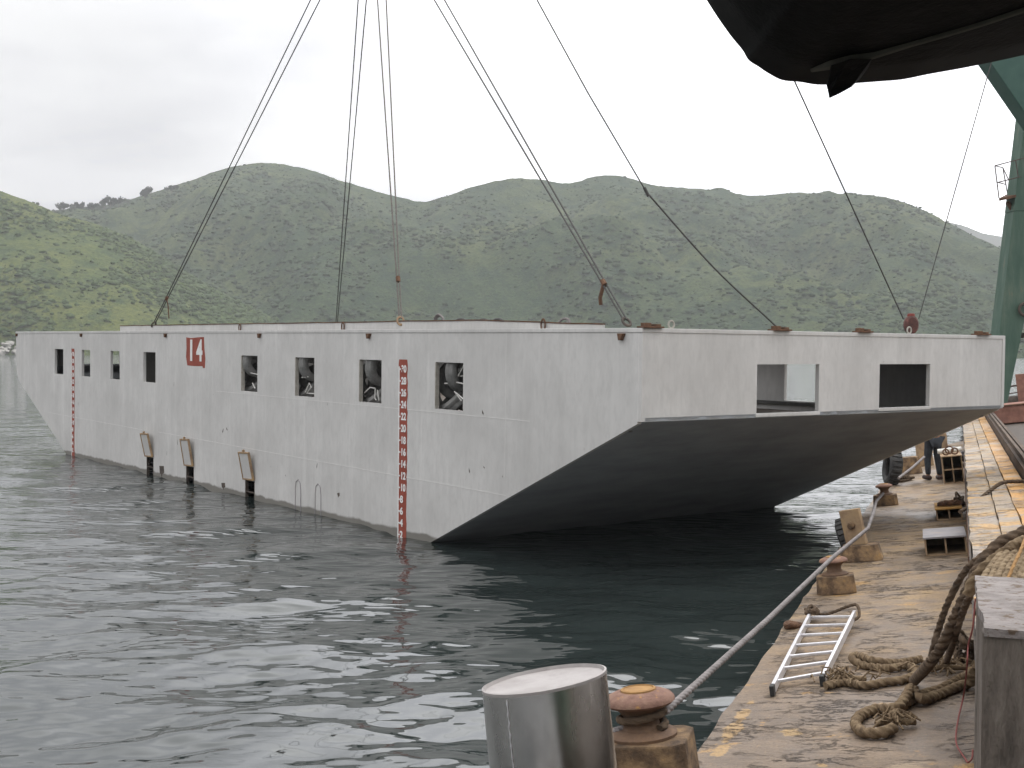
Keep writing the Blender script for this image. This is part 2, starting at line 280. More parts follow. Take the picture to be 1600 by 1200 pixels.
class MB:
    def __init__(s): s.v = []; s.f = []
    def add(s, vs, fs):
        o = len(s.v); s.v += [tuple(p) for p in vs]; s.f += [[i + o for i in f] for f in fs]; return s
    def box(s, x0, x1, y0, y1, z0, z1):
        return s.hexa([(x0, y0, z0), (x1, y0, z0), (x1, y1, z0), (x0, y1, z0), (x0, y0, z1), (x1, y0, z1), (x1, y1, z1), (x0, y1, z1)])
    def hexa(s, p):
        return s.add(p, [[3, 2, 1, 0], [4, 5, 6, 7], [0, 1, 5, 4], [1, 2, 6, 5], [2, 3, 7, 6], [3, 0, 4, 7]])
    def prism(s, poly, ax, a0, a1):
        """poly of 2-D points extruded along one axis"""
        k = len(poly)
        def P(q, a):
            return {0: (a, q[0], q[1]), 1: (q[0], a, q[1]), 2: (q[0], q[1], a)}[ax]
        return s.add([P(q, a0) for q in poly] + [P(q, a1) for q in poly],
                     [list(range(k))[::-1], [k + i for i in range(k)]] + [[i, (i+1) % k, k + (i+1) % k, k + i] for i in range(k)])
    def lathe(s, prof, seg=24, mw=None, cap=True):
        vs = []; fs = []
        for r, z in prof:
            for i in range(seg):
                a = 2*PI*i/seg; p = Vector((r*math.cos(a), r*math.sin(a), z)); vs.append(mw @ p if mw else p)
        for j in range(len(prof) - 1):
            for i in range(seg):
                fs.append([j*seg + i, j*seg + (i+1) % seg, (j+1)*seg + (i+1) % seg, (j+1)*seg + i])
        if cap: fs += [list(range(seg))[::-1], [(len(prof)-1)*seg + i for i in range(seg)]]
        return s.add(vs, fs)
    def tube(s, pts, r, seg=8, lobes=0, twist=0.0, depth=.22, closed=False):
        """swept tube; with lobes it is a laid rope whose strands turn along the run (rad per metre)"""
        pts = [Vector(p) for p in pts]; k = len(pts); vs = []; fs = []; tw = 0
        t0 = (pts[1] - pts[0]).normalized(); nrm = t0.orthogonal().normalized()
        for i, p in enumerate(pts):
            t = ((pts[min(i+1, k-1)] - pts[max(i-1, 0)])).normalized()
            nrm = (nrm - t*nrm.dot(t)).normalized(); bn = t.cross(nrm)
            if i: tw += (p - pts[i-1]).length*twist
            rr = r[i] if isinstance(r, (list, tuple)) else r
            for j in range(seg):
                a = 2*PI*j/seg
                q = rr*(1 - depth + depth*abs(math.cos(lobes*(a)/2))) if lobes else rr
                vs.append(p + nrm*(q*math.cos(a + tw)) + bn*(q*math.sin(a + tw)))
        for i in range(k - 1):
            for j in range(seg): fs.append([i*seg + j, i*seg + (j+1) % seg, (i+1)*seg + (j+1) % seg, (i+1)*seg + j])
        fs += [list(range(seg))[::-1], [(k-1)*seg + j for j in range(seg)]]
        return s.add(vs, fs)
    def torus(s, R, r, mw, seg=24, ring=8, sq=1.0):
        vs = []; fs = []
        for i in range(seg):
            a = 2*PI*i/seg
            for j in range(ring):
                b = 2*PI*j/ring; q = R + r*math.cos(b); vs.append(mw @ Vector((q*math.cos(a), q*math.sin(a), r*sq*math.sin(b))))
        for i in range(seg):
            for j in range(ring):
                fs.append([i*ring + j, ((i+1) % seg)*ring + j, ((i+1) % seg)*ring + (j+1) % ring, i*ring + (j+1) % ring])
        return s.add(vs, fs)
    def build(s, name, m, parent=None, mw=None, smooth=False, bevel=0, fix=True):
        me = bpy.data.meshes.new(name); me.from_pydata(s.v, [], s.f); me.update()
        if fix or bevel:
            bm = bmesh.new(); bm.from_mesh(me); bmesh.ops.recalc_face_normals(bm, faces=bm.faces[:])
            if bevel:
                es = [e for e in bm.edges if len(e.link_faces) == 2 and e.calc_face_angle(0) > .5]
                bmesh.ops.bevel(bm, geom=es, offset=bevel, segments=2, affect='EDGES', profile=.6)
            bm.to_mesh(me); bm.free()
        o = mesh_obj(name, me, m, parent, mw)
        if smooth:
            me.polygons.foreach_set('use_smooth', [True]*len(me.polygons))
            try: me.set_sharp_from_angle(angle=math.radians(40))
            except Exception: pass
        return o
def smooth_path(pts, n=8):
    """Catmull-Rom through points"""
    P = [Vector(p) for p in pts]; P = [P[0]*2 - P[1]] + P + [P[-1]*2 - P[-2]]; out = []
    for i in range(1, len(P) - 2):
        for k in range(n):
            t = k/n; a, b, c, d = P[i-1], P[i], P[i+1], P[i+2]
            out.append(.5*((2*b) + (c - a)*t + (2*a - 5*b + 4*c - d)*t*t + (3*b - a - 3*c + d)*t**3))
    out.append(P[-2]); return out
def resample(pts, step):
    out = [pts[0]]; acc = 0
    for a, b in zip(pts, pts[1:]):
        L = (b - a).length; n = max(1, int(L/step))
        out += [a.lerp(b, (k+1)/n) for k in range(n)]
    return out
def holed_panel(outer, holes, t):
    """flat panel with rectangular holes, in x-y, thickness t along z (centred)"""
    cu = bpy.data.curves.new('panel', 'CURVE'); cu.dimensions = '2D'; cu.fill_mode = 'BOTH'; cu.extrude = t/2
    for poly in [outer] + holes:
        sp = cu.splines.new('POLY'); sp.points.add(len(poly) - 1); sp.use_cyclic_u = True
        for k, (x, y) in enumerate(poly): sp.points[k].co = (x, y, 0, 1)
    o = bpy.data.objects.new('panel', cu); COL.objects.link(o)
    me = bpy.data.meshes.new_from_object(o.evaluated_get(bpy.context.evaluated_depsgraph_get()))
    bpy.data.objects.remove(o); bpy.data.curves.remove(cu); me.polygons.foreach_set('use_smooth', [False]*len(me.polygons)); return me
def text_mesh(txt, size, sx=1.0, ext=.004, bold=0.0):
    cu = bpy.data.curves.new('txt', 'FONT'); cu.body = txt; cu.size = size; cu.extrude = ext; cu.offset = bold
    cu.align_x = 'CENTER'; cu.align_y = 'CENTER'
    o = bpy.data.objects.new('txt', cu); COL.objects.link(o)
    me = bpy.data.meshes.new_from_object(o.evaluated_get(bpy.context.evaluated_depsgraph_get()))
    bpy.data.objects.remove(o); bpy.data.curves.remove(cu)
    me.transform(Matrix.Diagonal((sx, 1, 1, 1))); return me
def copy_thing(o, loc=None, mw=None, **props):
    def rec(s, par):
        c = s.copy(); COL.objects.link(c)
        if par: c.parent = par; c.matrix_parent_inverse = s.matrix_parent_inverse.copy()
        for ch in [x for x in s.children]: rec(ch, c)
        return c
    r = rec(o, None)
    if mw is not None: r.matrix_world = mw
    elif loc is not None: r.location = loc
    for k, v in props.items(): r[k] = v
    return r

# ------------------------------------------------------------------ water
rng = np.random.default_rng(7)
rs = [2.2]
while rs[-1] < 5200:
    r = rs[-1]; st = max(.026, r*r/(EYE*1281)*.7) if r < 70 else r*.025
    rs.append(r + min(st, r*.05 if r > 70 else 9))
rs = np.array(rs)
az = np.concatenate([np.radians(np.linspace(-26, 26, 900)), np.radians(np.linspace(26, 334, 70)[1:-1])])
RR, AA = np.meshgrid(rs, az, indexing='ij'); X = RR*np.sin(AA); Y = RR*np.cos(AA)
stepR = np.gradient(rs)[:, None]*np.ones_like(AA); stepA = RR*.001
Z = np.zeros_like(X)
for k in range(120):
    lam = 10**rng.uniform(-.70, .55); th = rng.normal(PI/2 + .28, .55); ph = rng.uniform(0, 2*PI)
    slope = .0125*min(1.0, (lam/.45)**.35)
    amp = slope*lam/(2*PI); w_ = np.clip((lam/4 - np.maximum(stepR, stepA))/(lam/8 + 1e-6), 0, 1)
    ang = 2*PI/lam*(X*math.cos(th) + Y*math.sin(th)) + ph
    Z += amp*w_*np.sin(ang + .35*np.sin(ang*.5 + ph*3))
calm = .5 + .5*np.sin(X*.11 + 1.0 + .6*np.sin(Y*.17))*np.cos(Y*.13 - .4)
Z *= (.75 + .5*calm)
na, nr = len(az), len(rs)
idx = np.arange(nr*na).reshape(nr, na); nx = np.roll(idx, -1, axis=1)
Fq = np.stack([idx[:-1], nx[:-1], nx[1:], idx[1:]], -1).reshape(-1, 4)
Vw = np.stack([X, Y, Z], -1).reshape(-1, 3)
Vw = np.vstack([Vw, [[0, 0, 0]]]); me = np_mesh('water', Vw, Fq)
bmw, n, l, b = mat('harbour_water', .035, 0, .5)
b.inputs['IOR'].default_value = 1.58; pos = n.new('ShaderNodeNewGeometry').outputs['Position']
l.new(ramp(n, l, noise_n(n, l, pos, .08, 3, .5), ((.3, (.015, .021, .020)), (.7, (.021, .028, .027)))), b.inputs['Base Color'])
h1 = noise_n(n, l, pos, 3.4, 3, .5, (.55, 1.5, 1)); h1.node.noise_type = 'RIDGED_MULTIFRACTAL'; h1.node.inputs['Lacunarity'].default_value = 2.1; h2 = noise_n(n, l, pos, .55, 4, .6, (.6, 1.6, 1))
ha = n.new('ShaderNodeMath'); ha.operation = 'MULTIPLY_ADD'; l.new(h2, ha.inputs[0]); ha.inputs[1].default_value = 5.0; l.new(h1, ha.inputs[2])
# small ripples are felt more the farther out the mesh stops carrying them
cd_ = n.new('ShaderNodeVectorMath'); cd_.operation = 'LENGTH'; l.new(pos, cd_.inputs[0])
fr_ = n.new('ShaderNodeMapRange'); l.new(cd_.outputs['Value'], fr_.inputs[0]); fr_.inputs['From Min'].default_value = 8; fr_.inputs['From Max'].default_value = 60; fr_.inputs['To Min'].default_value = .11; fr_.inputs['To Max'].default_value = 1.5
bp = n.new('ShaderNodeBump'); bp.inputs['Distance'].default_value = .05; l.new(ha.outputs[0], bp.inputs['Height']); l.new(fr_.outputs[0], bp.inputs['Strength']); l.new(bp.outputs[0], b.inputs['Normal'])
water = mesh_obj('water', me, bmw, smooth=True); tag(water, kind='structure')
me.flip_normals() if me.polygons[0].normal.z < 0 else None

# ------------------------------------------------------------------ hills
def curve(pts):
    xs = [p[0] for p in pts]; ys = [p[1] for p in pts]
    def f(x):
        """smooth monotone-ish interpolation of a measured profile"""
        x = np.asarray(x, float); base = np.interp(x, xs, ys); w = 14
        return sum(np.interp(x + d, xs, ys) for d in (-w, -w/2, 0, w/2, w))/5*.8 + base*.2
    return f
def lattice(seed):
    g = np.random.default_rng(seed).random((256, 256))
    def f(x, y):
        xi = np.floor(x).astype(int); yi = np.floor(y).astype(int); fx = x - xi; fy = y - yi
        fx = fx*fx*(3 - 2*fx); fy = fy*fy*(3 - 2*fy); q = lambda a, b_: g[a % 256, b_ % 256]
        return (q(xi, yi)*(1-fx) + q(xi+1, yi)*fx)*(1-fy) + (q(xi, yi+1)*(1-fx) + q(xi+1, yi+1)*fx)*fy
    return lambda x, y, o=4: sum(f(x*2**k + 17*k, y*2**k - 9*k)/2**k for k in range(o))/sum(1/2**k for k in range(o)) - .5
def px_dir(px):
    t = (px - 800)/F_PX; return t/np.sqrt(1 + t*t), 1/np.sqrt(1 + t*t)
def terrain(name, ridge_px, D0, Dr, px0, px1, ncol, nrow, amp, seed, material, prof, back=250):
    """a hill: shore at distance D0, crest at Dr, crest height from the skyline measured in the photograph"""
    rf = curve(ridge_px); px = np.linspace(px0, px1, ncol); sx, sy = px_dir(px)
    d0 = D0(px); d1 = Dr(px); hor = HY + (px - 800)*ROLL
    top = EYE + (hor - rf(px))/F_PX*d1*sy
    top = np.maximum(top, -3); L = lattice(seed)
    s = np.concatenate([np.linspace(-.03, 1, nrow), 1 + np.linspace(.05, 1, 14)])
    S, TOP = np.meshgrid(s, top, indexing='ij')
    D = np.where(S <= 1, d0 + S*(d1 - d0), d1 + (S - 1)*back)
    Xh = D*sx; Yh = D*sy
    up = np.where(S < 0, S*60, TOP*prof(np.clip(S, 0, 1)))
    Zh = np.where(S <= 1, up, TOP*(1 - .55*(S - 1)**1.3) - (S - 1)*18)
    env = np.clip(4*S*(1.02 - S), 0, 1)*(S <= 1)
    Zh = Zh + amp*env*(L(Xh/95, Yh/150, 5))*np.clip(TOP/60, .1, 1.2)
    Zh = Zh + np.clip(S, 0, 1)**.5*(L(Xh/5.0 + 3, Yh/5.0, 3))*1.3*(S > 0.01)
    k = len(s); idx = np.arange(k*ncol).reshape(k, ncol)
    Fh = np.stack([idx[:-1, :-1], idx[:-1, 1:], idx[1:, 1:], idx[1:, :-1]], -1).reshape(-1, 4)
    o = mesh_obj(name, np_mesh(name, np.stack([Xh, Yh, Zh], -1).reshape(-1, 3), Fh), material, smooth=True)
    tag(o, kind='structure'); return Xh, Yh, Zh, S
MAIN = [(-700, 330), (-400, 345), (-150, 352), (0, 342), (60, 332), (90, 333), (130, 331), (170, 327), (200, 315), (240, 302), (265, 296), (300, 284), (330, 272), (360, 262), (385, 257.5),
        (410, 256), (440, 257), (470, 262), (500, 271), (530, 282), (560, 291), (590, 301), (615, 307), (640, 312), (655, 317), (668, 316), (685, 310),
        (715, 301), (745, 289), (775, 280), (800, 277), (830, 277), (860, 281), (888, 286), (905, 281), (925, 274), (945, 273), (975, 276), (1005, 286),
        (1040, 291), (1080, 296), (1120, 300), (1150, 307), (1172, 311), (1200, 308), (1235, 304), (1290, 306), (1340, 306), (1375, 310), (1410, 318),
        (1440, 331), (1470, 346), (1500, 361), (1530, 375), (1560, 389), (1590, 404), (1640, 430), (1700, 470), (1760, 520), (1800, 548), (2600, 556)]
LEFT = [(-900, 215), (-500, 228), (-250, 240), (-100, 268), (-40, 284), (0, 298), (30, 310), (55, 319), (80, 331), (110, 341), (150, 352), (200, 370), (245, 396), (290, 425), (330, 448),
        (370, 470), (410, 490), (440, 503), (470, 520), (500, 540), (520, 552), (640, 560)]
FARR = [(1180, 500), (1300, 420), (1400, 352), (1450, 343), (1475, 347), (1500, 352), (1515, 357), (1530, 366), (1550, 368), (1577, 373), (1650, 385), (1750, 400), (1900, 430), (2100, 500)]
cst = lambda v: (lambda px: np.full_like(px, v, dtype=float))
tA = terrain('far_hill', FARR, cst(1900.), cst(2600.), 1180, 2100, 160, 40, 20, 3, M['hill_far'], lambda s: s**.9)
tB = terrain('main_hill', MAIN, lambda p: 690 - 120*np.clip((p - 300)/1300, 0, 1), lambda p: 1060 - 130*np.clip((p - 500)/1100, 0, 1) + 45*np.sin(p/150),
             -700, 2000, 900, 230, 80, 11, M['hill_main'], lambda s: np.clip(s, 0, 1)**.86)
tC = terrain('near_hill', LEFT, lambda p: 590 - 20*np.sin(p/160), lambda p: 760 - 40*np.clip((p - 100)/300, -2, 1),
             -900, 530, 520, 170, 18, 5, M['hill_near'], lambda s: np.clip(s, 0, 1)**.8)

# scrub: thousands of low bushes read as one mass
def blob_lib(k, seed, sub=1):
    out = []; r = random.Random(seed)
    for _ in range(k):
        bm = bmesh.new(); bmesh.ops.create_icosphere(bm, subdivisions=sub, radius=1)
        for v in bm.verts: v.co *= r.uniform(.62, 1.3); v.co.z = max(v.co.z*.8, -.3)
        bm.verts.ensure_lookup_table(); bm.faces.ensure_lookup_table()
        out.append((np.array([v.co[:] for v in bm.verts]), np.array([[v.index for v in f.verts] for f in bm.faces]))); bm.free()
    return out
def scrub(name, T, count, px_lo, px_hi, smin, smax, seed, material, thr, s_lo=.02):
    Xh, Yh, Zh, S = T; g = np.random.default_rng(seed); lib = blob_lib(6, seed); L = lattice(seed + 50)
    cand = g.integers(0, Xh.size, count*6 if s_lo < .5 else 200000); x, y, z, s = (a.ravel()[cand] for a in (Xh, Yh, Zh, S))
    px = 800 + F_PX*x/y
    dens = L(x/60, y/80, 4) + .07*g.normal(size=len(x))
    ok = (s > s_lo) & (s < 1.0 + (s_lo > .5)*.06) & (px > px_lo) & (px < px_hi) & (dens > thr) & (z > 1.5)
    x, y, z, dn, s = x[ok][:count], y[ok][:count], z[ok][:count], dens[ok][:count], s[ok][:count]
    Vs, Fs, o = [], [], 0
    for i in range(len(x)):
        v, f = lib[g.integers(0, 6)]; r = smin + (smax - smin)*g.random()**2.6*(1.0 if dn[i] > 0 else .7)
        if s[i] > .93 and s_lo < .5: r *= .55
        a = g.random()*6.28; c, sn = math.cos(a), math.sin(a); ex = g.uniform(.8, 1.25)
        q = v*np.array([r*ex, r, r*g.uniform(.75, 1.15)]); q = np.stack([q[:, 0]*c - q[:, 1]*sn, q[:, 0]*sn + q[:, 1]*c, q[:, 2]], -1)
        q += [x[i] + g.normal()*1.2, y[i] + g.normal()*1.2, z[i] - r*.12]
        Vs.append(q); Fs.append(f + o); o += len(v)
    ob = mesh_obj(name, np_mesh(name, np.vstack(Vs), np.vstack(Fs)), material, smooth=True)
    tag(ob, kind='stuff'); return ob
tag(scrub('hillside_scrub', tB, 22000, -60, 1660, .45, 2.7, 21, M['bush_main'], -.10), 'dark green scrub scattered over the hazy main hills behind the barge', 'scrub')
tag(scrub('hillside_scrub', tC, 9000, -120, 520, .4, 2.3, 22, M['bush_near'], -.02), 'bushes dotted over the bright grassy hill at the left', 'scrub')

tag(scrub('ridge_thicket', tB, 260, 84, 205, 1.6, 4.2, 23, M['crown'], -9, .93), 'dark low thicket along the skyline under the ridge trees', 'thicket')
# trees standing on the skyline at the left
def ridge_tree(px, base_py, top_py, w_px, Y, seed, label):
    r = random.Random(seed); base = at_y(px, base_py, Y); base.z -= 2.5
    H = (base_py - top_py)/F_PX*Y + 2.5; W = w_px/F_PX*Y*.5
    t = empty('ridge_tree', base, label, 'tree', 'trees on the skyline at the left')
    tr = MB(); tr.tube([(0, 0, 0), (.1*W, 0, H*.35), (.05*W, .1, H*.75)], [.32, .24, .1], 6)
    for k in range(5):
        a = r.uniform(0, 6.28); tr.tube([(.07*W, 0, H*r.uniform(.3, .5)), (math.cos(a)*W*.6, math.sin(a)*W*.6, H*r.uniform(.6, .85))], [.14, .05], 5)
    tr.build('trunk', M['bark'], t)
    c = MB(); cl = [(r.gauss(0, W*.45), r.gauss(0, W*.45), H*(.52 + .36*r.random())) for _ in range(9)]
    for (cx, cy, cz_) in cl:
        rad = W*r.uniform(.28, .5)
        for _ in range(60):
            d = Vector((r.gauss(0, 1), r.gauss(0, 1), r.gauss(0, .75))).normalized()*rad*r.random()**.4
            p = Vector((cx, cy, min(cz_, H*.95))) + d; q = Euler((r.uniform(0, 6), r.uniform(0, 6), 0)).to_matrix()
            s_ = r.uniform(.28, .6); c.add([p + q @ Vector(v)*s_ for v in ((-1, -.6, 0), (1, -.6, 0), (1.1, .6, .2), (-.9, .7, .1))], [[0, 1, 2, 3]])
    c.build('crown', M['crown'], t, fix=False)
for k, (px, b_, tp, w) in enumerate([(97, 332, 316, 17), (112, 331, 318, 17), (128, 329, 316, 20), (143, 328, 318, 17), (162, 326, 308, 20), (172, 326, 306, 18), (185, 322, 308, 17), (225, 308, 297, 14), (235, 306, 292, 22), (268, 297, 290, 15), (55, 325, 316, 9)]):
    ridge_tree(px, b_, tp, w, 1010 if px != 55 else 770, 300 + k,
               ['low round tree at the left end of the skyline row', 'small open crowned tree second in the skyline row', 'broad low tree third along the skyline row', 'short tree just left of the tallest pair on the ridge',
                'tall tree, left one of the highest pair on the ridge', 'tall tree, right one of the highest pair on the ridge', 'sloping crowned tree at the right end of the skyline row', 'small tree tucked beside the lone ridge clump',
                'lone wide tree on the ridge right of the row', 'low bushy tree highest on the slope under the cables', 'tiny tree on the edge of the bright left hill'][k])
# pale boulders along the waterline at the far left
def boulder(p, s_, seed, label):
    r = random.Random(seed); bm = bmesh.new(); bmesh.ops.create_icosphere(bm, subdivisions=2, radius=1)
    off = Vector((r.uniform(0, 99), r.uniform(0, 99), 0))
    for v in bm.verts:
        v.co *= 1 + .5*mnoise.noise(v.co*1.3 + off); v.co = Vector((v.co.x*s_*r.uniform(.98, 1.02), v.co.y*s_, v.co.z*s_*.7))
    me = bpy.data.meshes.new('shore_boulder'); bm.to_mesh(me); bm.free()
    tag(mesh_obj('shore_boulder', me, M['rock'], mw=Matrix.Translation(p)), label, 'boulder', 'boulders along the far shore')
rb = random.Random(4)
for k in range(34):
    px = rb.uniform(-40, 40); up = rb.random(); Y = (566 + up*24)*px_dir(np.array(float(px)))[1]
    boulder(Vector(((px - 800)/F_PX*Y, Y, .2 + up*5.2)), rb.uniform(.9, 2.5)*(1.1 - .35*up), 40 + k, 'pale boulder in the rubble along the far shore at left edge')

# ------------------------------------------------------------------ the pontoon barge
C0 = Vector((1.6742, 15.8316, 3.4188))
bu = Vector((-0.58580721, 0.81040896, 0.00819991)); bv = Vector((0.81041668, 0.58584517, -0.00319989)); bw = Vector((0.00739709, -0.00477083, 0.99996126))
BL, BW, BD, HT = 31.07, 8.08, 4.2, 1.205
def B(u, v, w): return (-(u - BL/2), v - BW/2, w + BD)          # barge-local
_o = C0 + bu*(BL/2) + bv*(BW/2) - bw*BD
BM = Matrix(((-bu.x, bv.x, bw.x, _o.x), (-bu.y, bv.y, bw.y, _o.y), (-bu.z, bv.z, bw.z, _o.z), (0, 0, 0, 1)))
def BWd(u, v, w): return BM @ Vector(B(u, v, w))
barge = empty('pontoon_barge', BM, 'huge pale grey steel pontoon barge numbered 14, its raked end lifted off the water', 'barge')
def bbox(mb, u0, u1, v0, v1, w0, w1):
    a = B(u0, v0, w0); c = B(u1, v1, w1); mb.box(min(a[0], c[0]), max(a[0], c[0]), a[1], c[1], a[2], c[2]); return mb
T = .07
side_poly = [(.072, 0), (BL - .072, 0), (BL - .072, -1.12), (BL - .12, -1.42), (BL - .5, -1.66), (25.26, -3.67), (24.0, -4.2), (6.71, -4.2), (.072, -HT - .032)]
WIN = [(25.65, 26.55), (23.05, 23.84), (20.52, 21.28), (17.83, 18.70), (11.83, 12.63), (9.25, 10.05), (6.70, 7.48), (4.15, 4.95)]
HAT = [(17.96, 18.46), (15.30, 15.79), (11.94, 12.43)]
def rect(u0, u1, w0, w1): return [(-(u0 - BL/2), w0 + BD), (-(u1 - BL/2), w0 + BD), (-(u1 - BL/2), w1 + BD), (-(u0 - BL/2), w1 + BD)]
for far in (0, 1):
    holes = [rect(a, c, -1.28, -.525) for a, c in (WIN if not far else WIN[:-1] + [(3.93, 4.72)])]
    if not far: holes += [rect(a, c, -3.98, -3.14) for a, c in HAT]
    me = holed_panel([(-(u - BL/2), w + BD) for u, w in side_poly], holes, T)
    # local frame: x, z of the barge from panel x, y
    me.transform(Matrix(((1, 0, 0, 0), (0, 0, -1, (T/2 if not far else BW - T/2) - BW/2), (0, 1, 0, 0), (0, 0, 0, 1))))
    mesh_obj('side_plating', me, M['hull'], barge)
def tpanel(name, u_at, wlow, holes):
    me = holed_panel([(-BW/2, wlow + BD), (BW/2, wlow + BD), (BW/2, BD), (-BW/2, BD)],
                     [[(a - BW/2, w0 + BD), (c - BW/2, w0 + BD), (c - BW/2, w1 + BD), (a - BW/2, w1 + BD)] for a, c, w0, w1 in holes], T)
    me.transform(Matrix(((0, 0, 1, -(u_at - BL/2)), (1, 0, 0, 0), (0, 1, 0, 0), (0, 0, 0, 1))))
    return mesh_obj(name, me, M['hull'], barge)
TW = [(2.14, 3.44, -1.15, -.465), (4.82, 6.07, -1.13, -.465)]
tpanel('transom', T/2, -HT, TW); tpanel('transom', BL - T/2, -1.12, TW)
# rake plates, bottom, deck and inner floor
rk = MB()
k_ = (4.2 - HT)/6.71; d_ = .05
def rake(u0, w0, u1, w1): 
    rk.hexa([B(u0, T, w0 + d_), B(u1, T, w1 + d_), B(u1, BW - T, w1 + d_), B(u0, BW - T, w0 + d_), B(u0, T, w0 - .003), B(u1, T, w1 - .003), B(u1, BW - T, w1 - .003), B(u0, BW - T, w0 - .003)])
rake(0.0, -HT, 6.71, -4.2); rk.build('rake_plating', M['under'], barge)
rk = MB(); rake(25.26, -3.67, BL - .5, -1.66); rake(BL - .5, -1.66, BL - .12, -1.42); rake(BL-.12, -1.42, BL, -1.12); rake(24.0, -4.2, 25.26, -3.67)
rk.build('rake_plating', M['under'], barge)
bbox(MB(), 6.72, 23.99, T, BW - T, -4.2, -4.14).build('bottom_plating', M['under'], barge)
dp = MB()                                                    # the deck leaves the hold open inside the coaming
for u0, u1, v0, v1 in ((T, 5.0, T, BW - T), (20.6, BL - T, T, BW - T), (5.0, 20.6, T, 1.55), (5.0, 20.6, BW - 1.0, BW - T)): bbox(dp, u0, u1, v0, v1, -.07, -.012)
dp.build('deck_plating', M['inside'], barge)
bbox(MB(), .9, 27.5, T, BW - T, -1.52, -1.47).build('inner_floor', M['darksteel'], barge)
bbox(MB(), 3.4, 3.46, T, 5.5, -1.47, -.07).build('bulkhead', M['darksteel'], barge)  # added to block light from the hold, so the transom openings stay dark
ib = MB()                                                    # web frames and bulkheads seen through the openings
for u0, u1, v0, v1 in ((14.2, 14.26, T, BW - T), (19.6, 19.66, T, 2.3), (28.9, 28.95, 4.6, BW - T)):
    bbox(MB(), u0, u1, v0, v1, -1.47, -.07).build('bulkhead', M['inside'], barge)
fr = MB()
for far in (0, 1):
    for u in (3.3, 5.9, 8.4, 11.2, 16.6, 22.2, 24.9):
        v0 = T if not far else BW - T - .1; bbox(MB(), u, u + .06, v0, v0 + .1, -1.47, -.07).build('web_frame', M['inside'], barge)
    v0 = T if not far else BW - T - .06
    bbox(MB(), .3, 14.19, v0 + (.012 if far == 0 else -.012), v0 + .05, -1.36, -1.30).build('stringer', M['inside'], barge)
# rubbing strip round the deck edge, and the low coaming set in from it
st = MB(); bbox(st, -.012, BL + .012, -.012, .028, -.05, .006); bbox(st, -.012, .028, .0285, BW + .012, -.05, .006); bbox(st, -.012, .012, BW - .06, BW + .015, -HT + .02, -.0505)
st.build('edge_strip', M['hull'], barge, bevel=.006)
cg = MB(); rc = random.Random(2)
us = np.linspace(.9, 20.8, 60)
def ctop(u): return .05 + .085*min(1, max(0, (u - .9)/3.0)) + rc.uniform(-.004, .004)
tops = [ctop(u) for u in us]
for i in range(59):
    u0, u1 = us[i], us[i+1]; a, c = tops[i], tops[i+1]
    cg.hexa([B(u0, .10, -.012), B(u1, .10, -.012), B(u1, .13, -.012), B(u0, .13, -.012), B(u0, .10, a), B(u1, .10, c), B(u1, .13, c), B(u0, .13, a)])
cg.build('coaming', M['hull'], barge)
ct = MB()
for i in range(59):
    u0, u1 = us[i], us[i+1]; a, c = tops[i], tops[i+1]
    ct.hexa([B(u0, .092, a), B(u1, .092, c), B(u1, .138, c), B(u0, .138, a), B(u0, .092, a + .018), B(u1, .092, c + .018), B(u1, .138, c + .018), B(u0, .138, a + .018)])
ct.build('coaming_cap', M['rust'], barge)
# opening trims: proud rims along the sills that rust has eaten
sl = MB()
for a, c, w0, w1 in TW: bbox(MB(), -.012, .03, a - .02, c + .02, w0 - .05, w0 - .003).build('sill', M['hull'], barge, bevel=.006)
for a, c in WIN[4:]:
    s1 = MB(); bbox(s1, c - .004, c + .014, -.006, T - .005, -1.27, -.53); s1.build('jamb', M['jamb'], barge)
# triangular lugs under the sheer, plates, eyes and rings along the edge
lug = None
for u in (30.9, 23.82, 17.09, 11.69, 7.12, .38):
    q = MB(); q.prism([(-.06, .035), (.06, .035), (.012, -.055), (-.036, -.055)], 1, -.055, 0)
    q.build('lug', M['rust'], barge, Matrix.Translation(B(u, -.0, -.10)), bevel=.006)
for v, s_ in ((.16, 1), (2.61, 1), (4.43, .9), (7.45, 1)):
    q = MB(); q.box(-.06, .10, -.17*s_, .17*s_, .006, .03); q.box(-.03, .07, -.13*s_, -.03, .03, .075); q.box(-.03, .07, .02, .14*s_, .03, .06); q.box(-.07, -.06, .02, .15, -.04, .04)
    q.build('fairlead_plate', M['rust'], barge, Matrix.Translation(B(.04, v, 0)), bevel=.006)
for v in (.56, 5.6):
    q = MB(); q.torus(.05, .013, Matrix.Translation((0, 0, .06)) @ Matrix.Rotation(PI/2, 4, 'Y'), 20, 8); q.build('ring_eye', M['jamb'], barge, Matrix.Translation(B(.06, v, 0)), smooth=True)
for k, u in enumerate((8.25, 2.2, 12.9)):
    q = MB(); q.torus(.05, .012, Matrix.Rotation(PI/2, 4, 'X') @ Matrix.Scale(1.6, 4, Vector((0, 1, 0))), 16, 6); q.build('rusty_shackle', M['rust'], barge, Matrix.Translation(B(u, .07, .06)), smooth=True)
